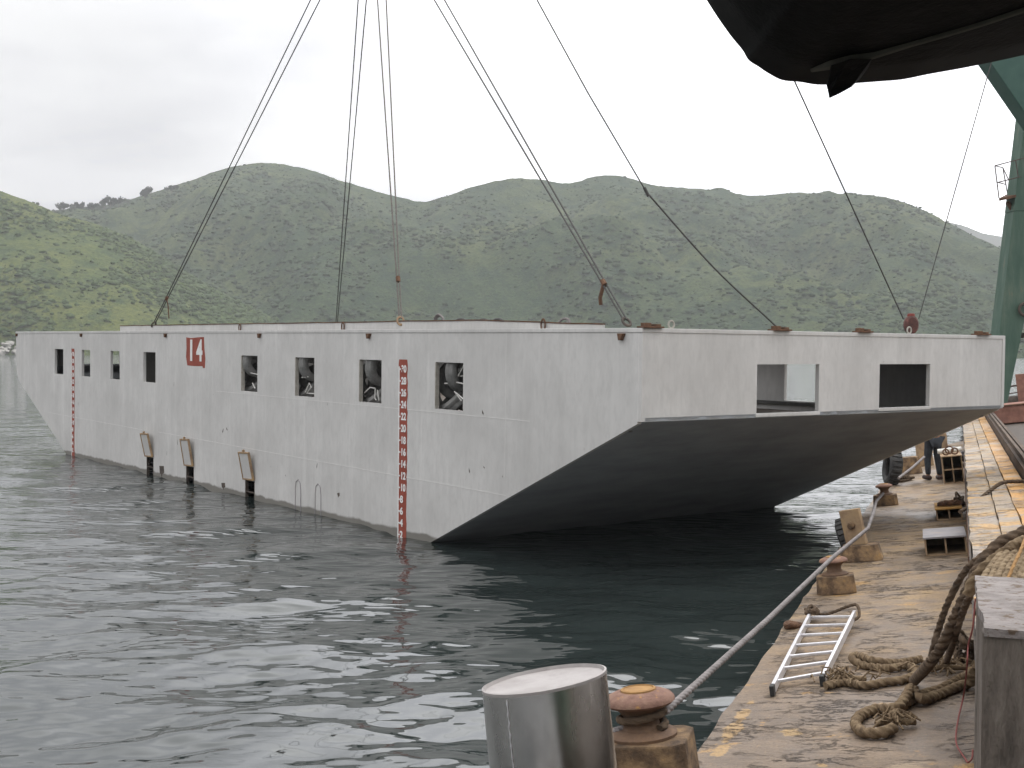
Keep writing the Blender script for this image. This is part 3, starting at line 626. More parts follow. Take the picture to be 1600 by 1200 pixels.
# hatches in the side: a dark opening below, its cover swung up above it
for i, (a, c) in enumerate(HAT):
    h = MB(); tilt = [.19, .15, .17][i]; hgt = [.60, .64, .60][i]; wd = c - a + .04
    fr_ = MB(); t_ = .035
    fr_.box(-wd/2, wd/2, -.025, .025, 0, t_); fr_.box(-wd/2, wd/2, -.025, .025, hgt - t_, hgt)
    fr_.box(-wd/2, -wd/2 + t_, -.025, .025, t_, hgt - t_); fr_.box(wd/2 - t_, wd/2, -.025, .025, t_, hgt - t_); fr_.box(-.03, .03, -.02, .02, hgt, hgt + .05)
    h.box(-wd/2 + t_, wd/2 - t_, -.012, .012, t_, hgt - t_)
    mw = Matrix.Translation(B((a + c)/2, -.03, -3.13)) @ Matrix.Rotation(tilt, 4, 'X') @ Matrix.Rotation(-.05, 4, 'Y')
    cov = h.build('hatch_cover', M['boxgrey'] if i == 9 else M['hull'], barge, mw); fr_.build('cover_frame', M['box'], cov, bevel=.005)
    hf = MB(); bbox(hf, a + .002, a + .03, .0, T - .004, -3.9, -3.145); bbox(hf, c - .03, c - .002, .0, T - .004, -3.9, -3.145); bbox(hf, a + .031, c - .031, .01, .03, -3.40, -3.375)
    hf.build('hatch_frame', M['darksteel'], barge)
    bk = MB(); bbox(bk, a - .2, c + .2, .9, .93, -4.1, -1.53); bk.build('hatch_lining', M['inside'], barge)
# draught scales: red-oxide strip, white edge line and numerals
TXT = Matrix.Rotation(PI/2, 4, 'X')                          # text stands in barge x-z, facing outboard
def draught(u, seed):
    r = random.Random(seed); L_ = []; R_ = []
    ws = np.linspace(-.50, -3.75, 34)
    for w in ws: L_.append((u + .15 + r.uniform(-.012, .012), w)); R_.append((u - .13 + r.uniform(-.016, .016), w))
    mb = MB()
    vs = [B(a, -.004, w) for a, w in L_] + [B(a, -.004, w) for a, w in R_] + [B(a, .003, w) for a, w in L_] + [B(a, .003, w) for a, w in R_]; k = 34
    fs = [[i, i+1, k+i+1, k+i] for i in range(k-1)] + [[i, 2*k+i, 2*k+i+1, i+1] for i in range(k-1)] + [[k+i, k+i+1, 3*k+i+1, 3*k+i] for i in range(k-1)]
    mb.add(vs, fs); s = mb.build('draught_scale', M['redox'], barge)
    ln = MB(); bbox(ln, u + .118, u + .150, -.008, -.0045, -3.7, -.62)
    for j in range(30): bbox(ln, u + .075, u + .1175, -.008, -.0045, -.665 - .1*j - .012, -.665 - .1*j + .012) if j % 2 == 0 else None
    ln.build('edge_line', M['white'], s)
    for j in range(15):
        val = 30 - 2*j; me = text_mesh(str(val), .165, .98 if val >= 10 else 1.15, .002, .006)
        mesh_obj('numeral', me, M['white'], s, Matrix.Translation(B(u - .02 + (.045 if val < 10 else 0), -.007, -.665 - .2*j)) @ TXT)
draught(5.96, 1); draught(24.66, 2)
# number board
r = random.Random(6); mb = MB()
edge = [(15.79, -.15), (15.5, -.17), (15.1, -.15), (14.72, -.14), (14.69, -.4), (14.63, -.62), (14.66, -.84), (14.78, -.84), (14.8, -.80), (15.3, -.81), (15.72, -.80), (15.80, -.6), (15.77, -.4)]
mb.prism([(-(u - BL/2), w + BD) for u, w in edge], 1, -.004 - BW/2, .003 - BW/2); nb = mb.build('number_panel', M['redox'], barge)
for ch, u, s_ in (('1', 15.47, 1.15), ('4', 14.97, 1.05)):
    mesh_obj('numeral', text_mesh(ch, .66, s_, .002, .022), M['white'], nb, Matrix.Translation(B(u, -.007, -.475)) @ TXT)
    sh = text_mesh(ch, .66, s_, .001, .022)
# weld seams, patches and scrape marks on the side
ws_ = MB()
for w, u0, u1, dw in ((-2.48, 2.98, 17.6, 0), (-1.34, 2.4, 14, .0), (-2.50, 18.7, 27.3, 0)):
    bbox(ws_, u0, u1, -.003, .002, w, w + .012)
for u in (.06, 3.0): bbox(ws_, u, u + .01, -.002, .002, -HT - (1.0 if u > 1 else 0), -.06)
ws_.build('weld_seam', M['hull_light'], barge)
sk = MB(); r = random.Random(9)
for _ in range(30):
    u = r.uniform(3, 26); w = r.uniform(-3.1, -.8); a = r.uniform(-.5, .5); L_ = r.uniform(.03, .13); t_ = r.uniform(.002, .006)
    if any(p - .1 < u < q + .1 for p, q in WIN) or 5.6 < u < 6.3 or 24.4 < u < 25 or 14.5 < u < 16: continue
    p = [(u, w), (u + L_*math.sin(a) + t_, w + L_*.3), (u + L_*math.sin(a)*1.5, w + L_*math.cos(a)), (u - t_, w + L_*.4)]
    MB().prism([(-(x - BL/2), y + BD) for x, y in p], 1, -.0025 - BW/2, .002 - BW/2).build('scrape_mark', M['darksteel'], barge)
for u, w, a_, b_ in ((17.55, -3.30, .34, .19), (13.7, -3.34, .22, .1), (8.3, -3.0, .1, .05)):
    MB().prism([(-(x - BL/2), y + BD) for x, y in ((u, w), (u - a_*.9, w + .02), (u - a_, w - b_*.7), (u - a_*.6, w - b_), (u - a_*.5, w - b_*1.5), (u - a_*.3, w - b_), (u - .03, w - b_))], 1, -.0026 - BW/2, .002 - BW/2).build('scrape_mark', M['darksteel'], barge)
for u in (9.91, 9.06):
    q = MB(); q.tube([(-.12, 0, -.75), (-.12, 0, -.2), (-.09, 0, -.06), (0, 0, 0), (.09, 0, -.06), (.12, 0, -.2), (.12, 0, -.75)], .009, 5); q.build('weld_arc', M['boxgrey'], barge, Matrix.Translation(B(u, -.003, -2.9)))
# splintered paint under the transom edge
q = MB(); r = random.Random(12)
v = .2
while v < 4.6:
    L_ = r.uniform(.15, .5); h_ = r.uniform(.01, .05)
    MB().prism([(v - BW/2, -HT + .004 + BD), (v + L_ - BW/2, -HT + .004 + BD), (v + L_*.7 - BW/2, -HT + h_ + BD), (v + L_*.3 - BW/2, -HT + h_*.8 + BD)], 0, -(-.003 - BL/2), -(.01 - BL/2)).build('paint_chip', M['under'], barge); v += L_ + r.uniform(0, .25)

# tyres packed inside behind the openings, lashed with white cord
def tyre_mesh(R=.34, wd=.2, tread=True):
    prof = [(R*.58, -wd*.36), (R*.66, -wd*.48), (R*.82, -wd*.54), (R*.94, -wd*.46), (R, -wd*.34), (R, -wd*.12), (R*.975, -.01), (R*.975, .01), (R, wd*.12), (R, wd*.34), (R*.94, wd*.46), (R*.82, wd*.54), (R*.66, wd*.48), (R*.58, wd*.36), (R*.62, wd*.2), (R*.86, 0), (R*.62, -wd*.2), (R*.58, -wd*.36)]
    mb = MB(); mb.lathe(prof, 32, cap=False); return mb
ty_names = {4: 'first opening right of number 14', 5: 'second opening right of number 14', 6: 'opening just left of the red draught scale', 7: 'opening just right of the red draught scale'}
tproto = tyre_mesh().build('old_tyre', M['dusty'], None, smooth=True)
first = True
pose = {'low': 'lying low in the', 'up': 'upright in the', 'top': 'high up in the', 'back': 'deepest inside the', 'side': 'at the left side of the'}
for wi in (4, 5, 6, 7):
    a, c = WIN[wi]; uc = (a + c)/2; j = wi*.37
    dd = ray([389, 476, 579, 702][wi - 4], 590); slope = dd.dot(bu)/dd.dot(bv)
    for kind, du, v, w, e in (('up', .02 + .05*math.sin(j*9), .42, -.84 + .05*math.sin(j*5), (PI/2 + .1, 0, .5 + j*.2)), ('low', -.10 + .06*math.cos(j*7), .36, -1.12, (PI/2 - .80, .15, .2 - j*.3)),
                              ('top', -.22, .24, -.66, (PI/2 + .05, .3, 1.35 + j*.2)), ('back', -.30, .62, -1.0, (PI/2 - .3, .3, .2 + j*.3)), ('side', .34, .46, -1.05, (PI/2, .2, 1.0 - j*.3))):
        du += slope*(v + .10 - T)*.85
        if first: o = tproto; first = False
        else: o = tproto.copy(); COL.objects.link(o)
        o.matrix_world = BM @ Matrix.Translation(B(uc + du, v + .10, w)) @ Euler(e).to_matrix().to_4x4()
        tag(o, 'dusty tyre %s %s' % (pose[kind], ty_names[wi]), 'tyre', 'tyres packed inside the barge')
cords = {4: [[(.3, -.88), (-.3, -.92), (-.36, -1.1)], [(.0, -1.1), (-.12, -1.22)]], 5: [[(.25, -.92), (0, -.9)], [(.1, -1.2), (-.05, -1.02), (-.12, -1.1), (.1, -1.22), (-.25, -1.22)]],
         6: [[(.3, -1.12), (.12, -1.02), (-.05, -1.03), (-.02, -1.2), (-.05, -1.24)], [(-.16, -1.05), (-.2, -1.24)]], 7: [[(-.36, -.56), (-.18, -.74), (-.36, -.73)], [(.2, -.87), (-.15, -.84), (-.36, -.86)], [(-.36, -1.1), (-.08, -.99), (-.27, -1.13)]]}
for wi, lst in cords.items():
    a, c = WIN[wi]; uc = (a + c)/2; q = MB()
    for p in lst: q.tube([B(uc + x + .12, .12 + .01*i, w) for i, (x, w) in enumerate(p)], .012, 6)
    o = q.build('tyre_lashing', M['cord'], None, BM); tag(o, 'white cord on the tyres in the ' + ty_names[wi], 'cord', 'white cords tying the tyres')
# tyres and rope lying on the barge deck, seen over the coaming
q = MB()
for k in range(3): q.torus(.14 + .012*k, .018, Matrix.Translation((0, 0, .13)) @ Matrix.Rotation(PI/2 + .12*k - .15, 4, 'X'), 22, 6)
tag(q.build('rope_coil', M['line'], None, BM @ Matrix.Translation(B(6.75, 1.2, 0)), smooth=True), 'small bundle of pale rope standing on the barge deck beside a shackle', 'rope')
for k, (u, v, h_, lab) in enumerate(((5.9, 1.1, .06, 'dark cable hump on the barge deck just right of the pale rope bundle'), (5.35, 1.2, .05, 'low dark hose loop lying on the deck in the middle of the coaming'), (4.85, 1.15, .05, 'right hand hose loop on deck near a white speck'))):
    q = MB(); q.tube(smooth_path([(-.34, 0, .03), (-.2, .03, .10 + h_), (0, 0, .14 + h_), (.2, -.03, .10 + h_), (.34, 0, .03)], 6), .022, 6)
    tag(q.build('hose_loop', M['wire'], None, BM @ Matrix.Translation(B(u, v, 0)), smooth=True), lab, 'hose')
q = MB(); q.torus(.09, .02, Matrix.Translation((0, 0, .09)) @ Matrix.Rotation(1.3, 4, 'X') @ Matrix.Scale(1.5, 4, Vector((1, 0, 0))), 20, 6); q.tube([(-.2, 0, .05), (0, .05, .12), (.18, 0, .05)], .014, 6)
tag(q.build('rope_coil', M['line'], None, BM @ Matrix.Translation(B(2.9, 1.0, 0)), smooth=True), 'small pale rope coil on the barge deck right of the crossing cables', 'rope')

# ------------------------------------------------------------------ lifting gear
HOOK = at_y(583, -158, 26.0)
slings = [((18.34, .115, .12), 'far left double wire sling rising from the coaming above the number 14', -.16, .21, True),
          ((23.3, BW - .25, .06), 'dark double sling, second from left, ending behind the coaming', -.06, .0, False),
          ((6.22, .09, .10), 'pale double sling, third from left, shackled above the draught scale', .06, .11, True),
          ((.41, .115, .05), 'right hand double sling slanting down to the near corner of the barge', .16, .1, True)]
for k, ((u, v, w), lab, dx, clampf, clamp) in enumerate(slings):
    base = BWd(u, v, w); t = empty('lifting_sling', base, lab, 'sling', 'wire slings of the crane hook')
    top = HOOK - base + Vector((dx, 0, 0)); d = top.normalized(); side = d.cross(Vector((0, 1, 0))).normalized()
    m_ = M['wire_light'] if k == 2 else M['wire']; J = d*(.9 if k != 1 else .4)
    for sgn in (-1, 1):
        q = MB(); q.tube([d*.10 + side*.02*sgn, J + side*.022*sgn, top*.55 + side*(.07*sgn), top + side*.11*sgn], .0135, 6); q.build('wire_rope', m_, t)
    q = MB(); rot = d.to_track_quat('Z', 'Y').to_matrix().to_4x4()
    q.torus(.055, .018, Matrix.Translation(d*.06) @ rot @ Matrix.Rotation(PI/2, 4, 'X') @ Matrix.Scale(1.4, 4, Vector((0, 1, 0))), 16, 6); q.build('shackle', M['darksteel'] if k != 2 else M['box'], t, smooth=True)
    if clamp:
        q = MB(); q.tube([J - d*.05, J + d*.05], .04, 8); q.build('rope_clamp', M['rust'], t)
        if k != 2: q = MB(); q.tube([J, J + Vector((.03 if k == 0 else -.05, 0, -.2)), J + Vector((.05 if k == 0 else -.04, 0, -.5 if k == 0 else -.30))], .014 if k == 0 else .028, 5); q.build('rope_tail', M['rust'], t)
hk = empty('crane_hook', HOOK, 'steel crane hook block gathering the wire slings above the barge', 'hook')
q = MB(); q.box(-.32, .32, -.18, .18, .35, 1.15); q.build('hook_block', M['bright_rust'], hk, bevel=.06)
q = MB(); q.tube(smooth_path([(0, 0, .4), (0, 0, .15), (.2, 0, -.02), (.12, 0, -.25), (-.08, 0, -.27), (-.2, 0, -.1)], 6), .07, 8); q.build('hook', M['darksteel'], hk, smooth=True)
q = MB()
for x in (-.2, -.07, .07, .2): q.tube([(x, 0, 1.1), (x*2, 6, 24)], .016, 6)
q.build('hoist_rope', M['wire'], hk)
# tackle on the raised end
p0 = BWd(.12, 2.66, .06); p1 = at_y(1010, 300, 16.6); p2 = at_y(820, -35, 15.6)
q = MB(); q.tube(resample(smooth_path([p0, p0.lerp(p1, .5) - Vector((0, 0, .08)), p1], 8), .5), .0115, 6); q.tube([p1, p1.lerp(p2, .5) - Vector((0, 0, .05)), p2, p2 + (p2 - p1)*.5], .009, 6); q.tube([p1 - Vector((.03, 0, -.06)), p1 + Vector((.03, 0, -.06))], .022, 6)
tag(q.build('tag_line', M['wire']), 'single thin wire with a kink running down to the transom edge', 'wire')
pb = BWd(.16, 5.78, 0)
t = empty('pulley_block', pb, 'red brown pulley block standing on the transom edge by a white ring', 'pulley')
q = MB(); q.lathe([(.03, -.085), (.085, -.08), (.108, -.05), (.108, .05), (.085, .08), (.03, .085)], 20, Matrix.Translation((0, 0, .15)) @ Matrix.Rotation(PI/2, 4, 'X') @ Matrix.Scale(1.35, 4, Vector((0, 1, 0)))); q.build('cheek', M['block_red'], t, smooth=True)
q = MB(); q.lathe([(.0, -.035), (.05, -.03), (.06, 0), (.05, .03), (.0, .035)], 16, Matrix.Translation((0, 0, .295)), cap=False); q.build('becket', M['bright_rust'], t, smooth=True)
q = MB(); q.torus(.05, .018, Matrix.Translation((0, 0, .06)) @ Matrix.Rotation(PI/2, 4, 'Y'), 16, 6); q.build('shackle', M['rust'], t, smooth=True)
for sx, (xa, ya), lab in ((-.12, (1243, 130), 'thin wire from the pulley block up to the left under the tarpaulin'), (.12, (1537, 140), 'thin wire from the pulley block rising steeply to the right')):
    a = pb + Vector((sx, 0, .24)); e = at_y(xa, ya, 17.5 if sx < 0 else 19.5); e2 = a + (e - a)*1.6
    q = MB(); q.tube([a, a.lerp(e2, .5), e2], .010 if sx < 0 else .0075, 6); tag(q.build('tackle_wire', M['wire']), lab, 'wire', 'wires of the pulley block')

# ------------------------------------------------------------------ the work barge we stand on
HEEL = math.radians(7.0)                                     # the work barge heels towards its load
de = ray(1500, 586).normalized(); dr0 = de.cross(Vector((0, 0, 1))).normalized(); dn0 = dr0.cross(de)
dr = dr0*math.cos(HEEL) + dn0*math.sin(HEEL); dn = dr.cross(de)
DH = 2.3; DO = CAM - dn*DH
DM = Matrix(((dr.x, de.x, dn.x, DO.x), (dr.y, de.y, dn.y, DO.y), (dr.z, de.z, dn.z, DO.z), (0, 0, 0, 1)))   # local: x across, y along, z up
DMi = DM.inverted()
def dk(px, py, z=0.0):
    """point of the work deck (at height z above it) under a photo pixel, in deck coordinates"""
    return DMi @ hit(px, py, DO + dn*z, dn)
def dk_e(px, py, e):
    d = DMi.to_3x3() @ ray(px, py); o = DMi @ CAM; return o + d*((e - o.y)/d.y)
def D(x, y, z, rz=0): return DM @ Matrix.Translation((x, y, z)) @ Matrix.Rotation(rz, 4, 'Z')
work = empty('work_barge', D(0, 20, -1.6), 'rusty ochre stepped side deck of the work barge along the right edge', 'barge')
inv = Matrix.Translation((0, -20, 1.6))
EL, ER = -1.90, -.10
def sheet(x0, x1, y0, y1, z, t, nx_, ny_, seed, amp, edge=.015, ypow=1.8):
    """plate with an uneven top and ragged edges"""
    L = lattice(seed); vs = []; ys = y0 + (y1 - y0)*np.linspace(0, 1, ny_)**ypow
    for y in ys:
        for i in range(nx_):
            f = i/(nx_ - 1); x = x0 + (x1 - x0)*f
            if i == 0: x += edge*4*L(np.array(y*2.2), np.array(1.), 4)
            if i == nx_ - 1: x += edge*2*L(np.array(y*2.0), np.array(7.), 4)
            vs.append((float(x), float(y), float(z + amp*L(np.array(x*2.5), np.array(y*1.3), 4))))
    k = len(vs); fs = [[j*nx_ + i, j*nx_ + i+1, (j+1)*nx_ + i+1, (j+1)*nx_ + i] for j in range(ny_-1) for i in range(nx_-1)]
    mb = MB(); mb.add(vs, fs)
    bot = [(v[0], v[1], z - t) for v in vs]
    def wall(ids):
        for p, q_ in zip(ids, ids[1:]): mb.add([vs[p], vs[q_], bot[q_], bot[p]], [[0, 1, 2, 3]])
    wall([j*nx_ for j in range(ny_)][::-1]); wall([j*nx_ + nx_ - 1 for j in range(ny_)]); wall(list(range(nx_))); wall([(ny_-1)*nx_ + i for i in range(nx_)][::-1])
    return mb
sheet(EL, ER - .003, 1.0, 62, 0, .5, 26, 260, 31, .03, .010).build('lower_deck', M['deck'], work, inv, smooth=True)
q = MB(); q.box(EL + .05, ER + 6, 1.02, 62, -2.4, -.45); q.build('hull_side', M['darksteel'], work, inv)
sheet(ER + .02, .215, 7.4, 62, .66, .7, 8, 200, 41, .02, .012).build('ledge_strake', M['ledge'], work, inv, smooth=True)
sheet(.221, .43, 7.4, 62, .69, .3, 8, 200, 42, .02, .008).build('ledge_strake', M['ledge'], work, inv, smooth=True)
sheet(.437, .665, 7.4, 62, .715, .3, 8, 200, 43, .025, .008).build('ledge_strake', M['ledge_ochre'], work, inv, smooth=True)
q = MB(); q.box(ER - .002, ER + .016, 7.4, 62, .0, .63); q.build('ledge_riser', M['darksteel'], work, inv)
q = MB(); q.box(.68, 7, 1.0, 62, .0, .50); q.build('inner_deck', M['darksteel'], work, inv)
q = MB(); q.box(ER - .02, ER - .003, 13, 30, .0, .50); q.tube([(ER - .03, 13, .05), (ER - .03, 34, .05)], .025, 6); q.build('edge_angle', M['rust'], work, inv)
# capped bollards on chamfered base blocks
def base_block(mb, w, d, h, ch=.06, top=.93):
    a, c = w/2, d/2; e = ch
    pl = lambda s: [(-a*s + e, -c*s), (a*s - e, -c*s), (a*s, -c*s + e), (a*s, c*s - e), (a*s - e, c*s), (-a*s + e, c*s), (-a*s, c*s - e), (-a*s, -c*s + e)]
    lo = pl(1); hi = pl(top)
    mb.add([(x, y, 0) for x, y in lo] + [(x, y, h) for x, y in hi], [list(range(8))[::-1], list(range(8, 16))] + [[i, (i+1) % 8, 8 + (i+1) % 8, 8 + i] for i in range(8)]); return mb
def bollard(x, y, s, bh, bwid, lab, tilt=0, rz=0, z=0, h=1.0):
    t = empty('mooring_bollard', D(x, y, z, rz), lab, 'bollard', 'capped bollards along the deck edge')
    q = MB(); base_block(q, bwid, bwid*.85, bh).build('base_block', M['block'], t, bevel=.012)
    mw = Matrix.Translation((0, 0, bh - .01)) @ Matrix.Rotation(tilt, 4, 'Y')
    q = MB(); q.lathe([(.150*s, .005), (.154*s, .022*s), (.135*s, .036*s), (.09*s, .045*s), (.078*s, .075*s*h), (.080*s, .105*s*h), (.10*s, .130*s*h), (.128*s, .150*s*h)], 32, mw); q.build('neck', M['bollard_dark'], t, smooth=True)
    q = MB(); q.lathe([(.10*s, .148*s*h), (.146*s, .153*s*h), (.160*s, .165*s*h), (.158*s, .178*s*h), (.145*s, .192*s*h), (.11*s, .207*s*h), (.085*s, .213*s*h), (.0, .215*s*h)], 36, mw, cap=False); cp = q.build('cap', M['bollard'], t, smooth=True)
    q = MB(); q.lathe([(.080*s, .212*s*h), (.079*s, .220*s*h), (.070*s, .223*s*h), (.066*s, .217*s*h), (.0, .217*s*h)], 28, mw, cap=False); q.build('cap_plate', M['ochre_dull'], cp, smooth=True)
    return t
eA = 6.7; pA = dk_e(1000, 1092, eA)            # cap centre of the nearest one
sA = 1.25; bhA = pA.z - .165*sA
bollard(pA.x - .005, eA, sA, bhA, .56, 'nearest rusty mushroom bollard, right behind the polished steel drum', 0, .06, 0, 1.0)
q = MB(); base_block(q, .42, .34, pA.z - .43, .05, .8); o = q.build('rusty_chock', M['block'], None, D(pA.x - .16, eA - .43, 0, .3), bevel=.012); tag(o, 'low rusty chock between the polished drum and the nearest bollard', 'chock')
pB = dk(1306, 928); bollard(pB.x, pB.y + .12, 1.0, .20, .44, 'middle bollard with ochre collar on the deck edge above the ladder', 0, .1)
pD = dk(1384, 790); bollard(pD.x, pD.y + .1, 1.0, .20, .46, 'farthest small bollard beyond the upright rusty plate', 0, .05)
# upright plate with a hub on its own base
pC = dk(1348, 878)
t = empty('roller_post', D(pC.x - .02, pC.y + .2, 0), 'leaning rusty plate with a round hub bolted upright on a base block', 'post')
q = MB(); base_block(q, .54, .40, .21, .05, .84).build('base_block', M['block'], t, bevel=.012)
tl = Matrix.Translation((-.04, 0, .2)) @ Matrix.Rotation(-.11, 4, 'Y') @ Matrix.Rotation(-.35, 4, 'Z')
q = MB(); q.box(-.14, .14, -.04, .04, 0, .48); q.build('plate', M['box'], t, tl, bevel=.012)
q = MB(); q.lathe([(.05, 0), (.05, .03), (.035, .045), (0, .046)], 16, Matrix.Translation((0, -.04, .27)) @ Matrix.Rotation(PI/2, 4, 'X'), cap=False); q.build('hub', M['block'], t, tl, smooth=True)
# tyre fenders hung on the deck edge
def fender(x, y, z, R, wd, rot, lab):
    mb = tyre_mesh(R, wd)
    for k in range(22):
        a = 2*PI*k/22; q_ = Matrix.Rotation(a, 4, 'Z') @ Matrix.Translation((R*1.0, 0, 0)); mb.add([q_ @ Vector(v) for v in ((-.01, -.03, -wd*.4), (.02, -.025, -wd*.4), (.02, .025, -wd*.4), (-.01, .03, -wd*.4), (-.01, -.03, wd*.4), (.02, -.025, wd*.4), (.02, .025, wd*.4), (-.01, .03, wd*.4))], [[3, 2, 1, 0], [4, 5, 6, 7], [0, 1, 5, 4], [1, 2, 6, 5], [2, 3, 7, 6], [3, 0, 4, 7]])
    o = mb.build('tyre_fender', M['rubber'], None, D(x, y, z) @ Euler(rot).to_matrix().to_4x4(), smooth=True); tag(o, lab, 'tyre', 'tyre fenders on the deck edge'); return o
p = dk_e(1325, 838, 17.6); fender(p.x, 17.6, p.z - .02, .27, .2, (0, PI/2 - .25, 0), 'black tyre fender standing behind the leaning rusty plate')
p = dk_e(1393, 730, 29.0); fender(p.x + .02, 29.0, p.z, .40, .27, (0, PI/2 + .22, .3), 'far black tyre fender under the raised rake by a rope heap')
# open-fronted boxes along the riser
def open_box(pl, pr, h, dep, nx_, nz, lab, lid=None, rz=0):
    a, c = dk(*pl), dk(*pr); w = (c - a).length; t = empty('steel_locker', D((a.x + c.x)/2, a.y*.5 + c.y*.5, 0, .03), lab, 'locker', 'open fronted boxes along the ledge')
    th = .022; q = MB()
    q.box(-w/2, w/2, th, dep, 0, th); q.box(-w/2, -w/2 + th, 0, dep, th + .001, h - th); q.box(w/2 - th, w/2, 0, dep, th + .001, h - th); q.box(-w/2 + th, w/2 - th, dep - th, dep, th + .001, h - th)
    for i in range(1, nx_): x = -w/2 + w*i/nx_*(1.0 if nx_ > 1 else 1); q.box(x - .011, x + .011, .01, dep - th - .002, th + .001, h - th)
    for i in range(1, nz): z = h*i/nz; q.box(-w/2 + th + .001, w/2 - th - .001, .012, dep - th - .003, z - .012, z + .012)
    q.build('casing', M['box'], t)
    q = MB(); q.box(-w/2 - .012, w/2 + .006, -.03, dep + .01, h - th, h + .002); q.build('lid', lid or M['box'], t, bevel=.004)
    return t, w
tE1, wE1 = open_box((1452, 872), (1507, 864), .25, .95, 2, 1, 'nearest open box with a grey lid and two dark compartments', M['boxgrey'])
tE2, wE2 = open_box((1465, 815), (1504, 811), .20, 1.0, 2, 1, 'second open box, ochre lid heaped with rusty chain', M['ochre'])
tE3, wE3 = open_box((1476, 757), (1507, 754), .60, 1.3, 2, 2, 'far tall box of four dark compartments beside the standing man')
def heap(name, centre, sx, sy, sz, r, n_, seed, m_, lab, cat, lob=3, mw=None, step=.03):
    g = random.Random(seed); pts = []
    for k in range(n_):
        a = k*2.1 + g.uniform(-.6, .6); f = g.uniform(.45, 1.0); pts.append(Vector((math.cos(a)*sx*f, math.sin(a)*sy*f, r + sz*g.random()*(1.25 - f))))
    q = MB(); q.tube(resample(smooth_path(pts, 10), step), r, 12 if lob else 6, lob, 34, .28)
    o = q.build(name, m_, None, mw if mw is not None else D(*centre), smooth=True); return tag(o, lab, cat)
c = dk(1484, 790, .2); heap('chain_heap', (c.x, c.y, .205), .20, .26, .10, .016, 26, 3, M['rust'], 'tangle of rusty chain lying on the ochre box lid', 'chain', 0)
c = dk(1497, 780, .2); heap('rope_heap', (c.x + .0, c.y + .8, .0), .12, .3, .30, .022, 16, 4, M['hawser_dark'], 'small dark rope heap behind the chain on the second box', 'rope', 0)
for i, (x, y, z, R) in enumerate(((-.10, .12, .60, .06), (.08, .16, .60, .065), (-.02, .50, .60, .08))):
    q = MB(); q.torus(R, .016, Matrix.Translation((0, 0, R + .016)) @ Matrix.Rotation(PI/2 - .25 + .1*i, 4, 'X'), 18, 8)
    o = q.build('steel_ring', M['rust'], None, tE3.matrix_world @ Matrix.Translation((x, y, z + .003)), smooth=True)
    tag(o, ('left heavy ring propped on the tall four compartment box', 'right heavy ring propped on the tall four compartment box', 'rear heavy ring on the tall four compartment box')[i], 'ring', 'rings on the tall box')
q = MB(); q.tube([(-.28, 0, 0), (.22, .06, .01)], .055, 12); o = q.build('white_pipe', M['cord'], None, tE3.matrix_world @ Matrix.Translation((.02, .85, .665)), smooth=True); tag(o, 'short whitish pipe lying across the tall box', 'pipe')
c = dk(1492, 686, .66); heap('debris_heap', (-.33, 33.5, 0), .25, .8, .75, .05, 22, 5, M['boxgrey'], 'grey heap of scrap and rope at the far end of the lower deck', 'scrap', 0)
q = MB(); q.box(-.16, .16, -.03, .03, 0, 1.0); o = q.build('brown_board', M['box'], None, D(-.60, 30.2, 0, .35), bevel=.01); tag(o, 'upright brown panel standing next to the man with dark trousers', 'panel')
q = MB(); base_block(q, .55, .6, .42, .08, .8); o = q.build('tan_chock', M['block'], None, D(-1.42, 32.0, 0, .2), bevel=.02); tag(o, 'tan block on the deck left of the standing man', 'chock')
q = MB(); base_block(q, .42, .4, .66, .05, .9); o = q.build('tan_chock', M['box'], None, D(-1.12, 34.5, 0, .1), bevel=.02); tag(o, 'taller tan block half hidden under the raised rake', 'chock')
c = dk(1408, 752); heap('rope_heap', (c.x, c.y, 0), .30, .34, .14, .03, 22, 6, M['hawser_dark'], 'dark rope heap by the far bollard under the raised rake', 'rope', 0)
c2 = dk(1403, 752); q = MB(); q.torus(.07, .014, Matrix.Translation((0, 0, .24)) @ Matrix.Rotation(PI/2, 4, 'X'), 16, 6); q.tube([(0, 0, .0), (0, 0, .16)], .02, 6); tag(q.build('iron_eye', M['rust'], None, D(c2.x, c2.y - .3, 0), smooth=True), 'small iron eye standing in the dark rope heap', 'ring')

# aluminium ladder
l0, l1 = dk(1207, 1078, .05), dk(1285, 1062, .05); h0, h1 = dk(1266, 962, .05), dk(1334, 962, .10)
t = empty('aluminium_ladder', DM @ Matrix.Translation(l0.lerp(h1, .5)), 'shiny aluminium ladder with black feet lying on the deck', 'ladder'); cen = l0.lerp(h1, .5)
rail = lambda a, c_: MB().tube([a - cen, c_ - cen], .001)
def beam(mb, a, c_, w, h, up=Vector((0, 0, 1))):
    d = (c_ - a).normalized(); s_ = d.cross(up).normalized()*w/2; u_ = s_.cross(d).normalized()*h/2
    return mb.hexa([a - s_ - u_, a + s_ - u_, a + s_ + u_, a - s_ + u_, c_ - s_ - u_, c_ + s_ - u_, c_ + s_ + u_, c_ - s_ + u_])
A0, A1, B0, B1 = l0 - cen, h0 - cen, l1 - cen, h1 - cen
B1 = B1 + (B1 - B0)*.04
for a, c_ in ((A0, A1), (B0, B1)):
    rl = beam(MB(), a, c_, .028, .07).build('rail', M['alu'], t, bevel=.004)
    d = (c_ - a).normalized(); beam(MB(), a - d*.05, a + d*.045, .034, .08).build('foot', M['blackplastic'], rl, bevel=.006)
for k in range(7):
    f = .09 + .147*k; beam(MB(), A0.lerp(A1, f), B0.lerp(B1, f*.97), .034, .026).build('rung', M['alu'], t, bevel=.006)
c = A1 + cen; heap('rope_end', (c.x + .02, c.y - .02, c.z + .0), .07, .12, .10, .022, 12, 8, M['hawser_dark'], 'knot of dark rope tied at the top left of the ladder', 'rope', 3)
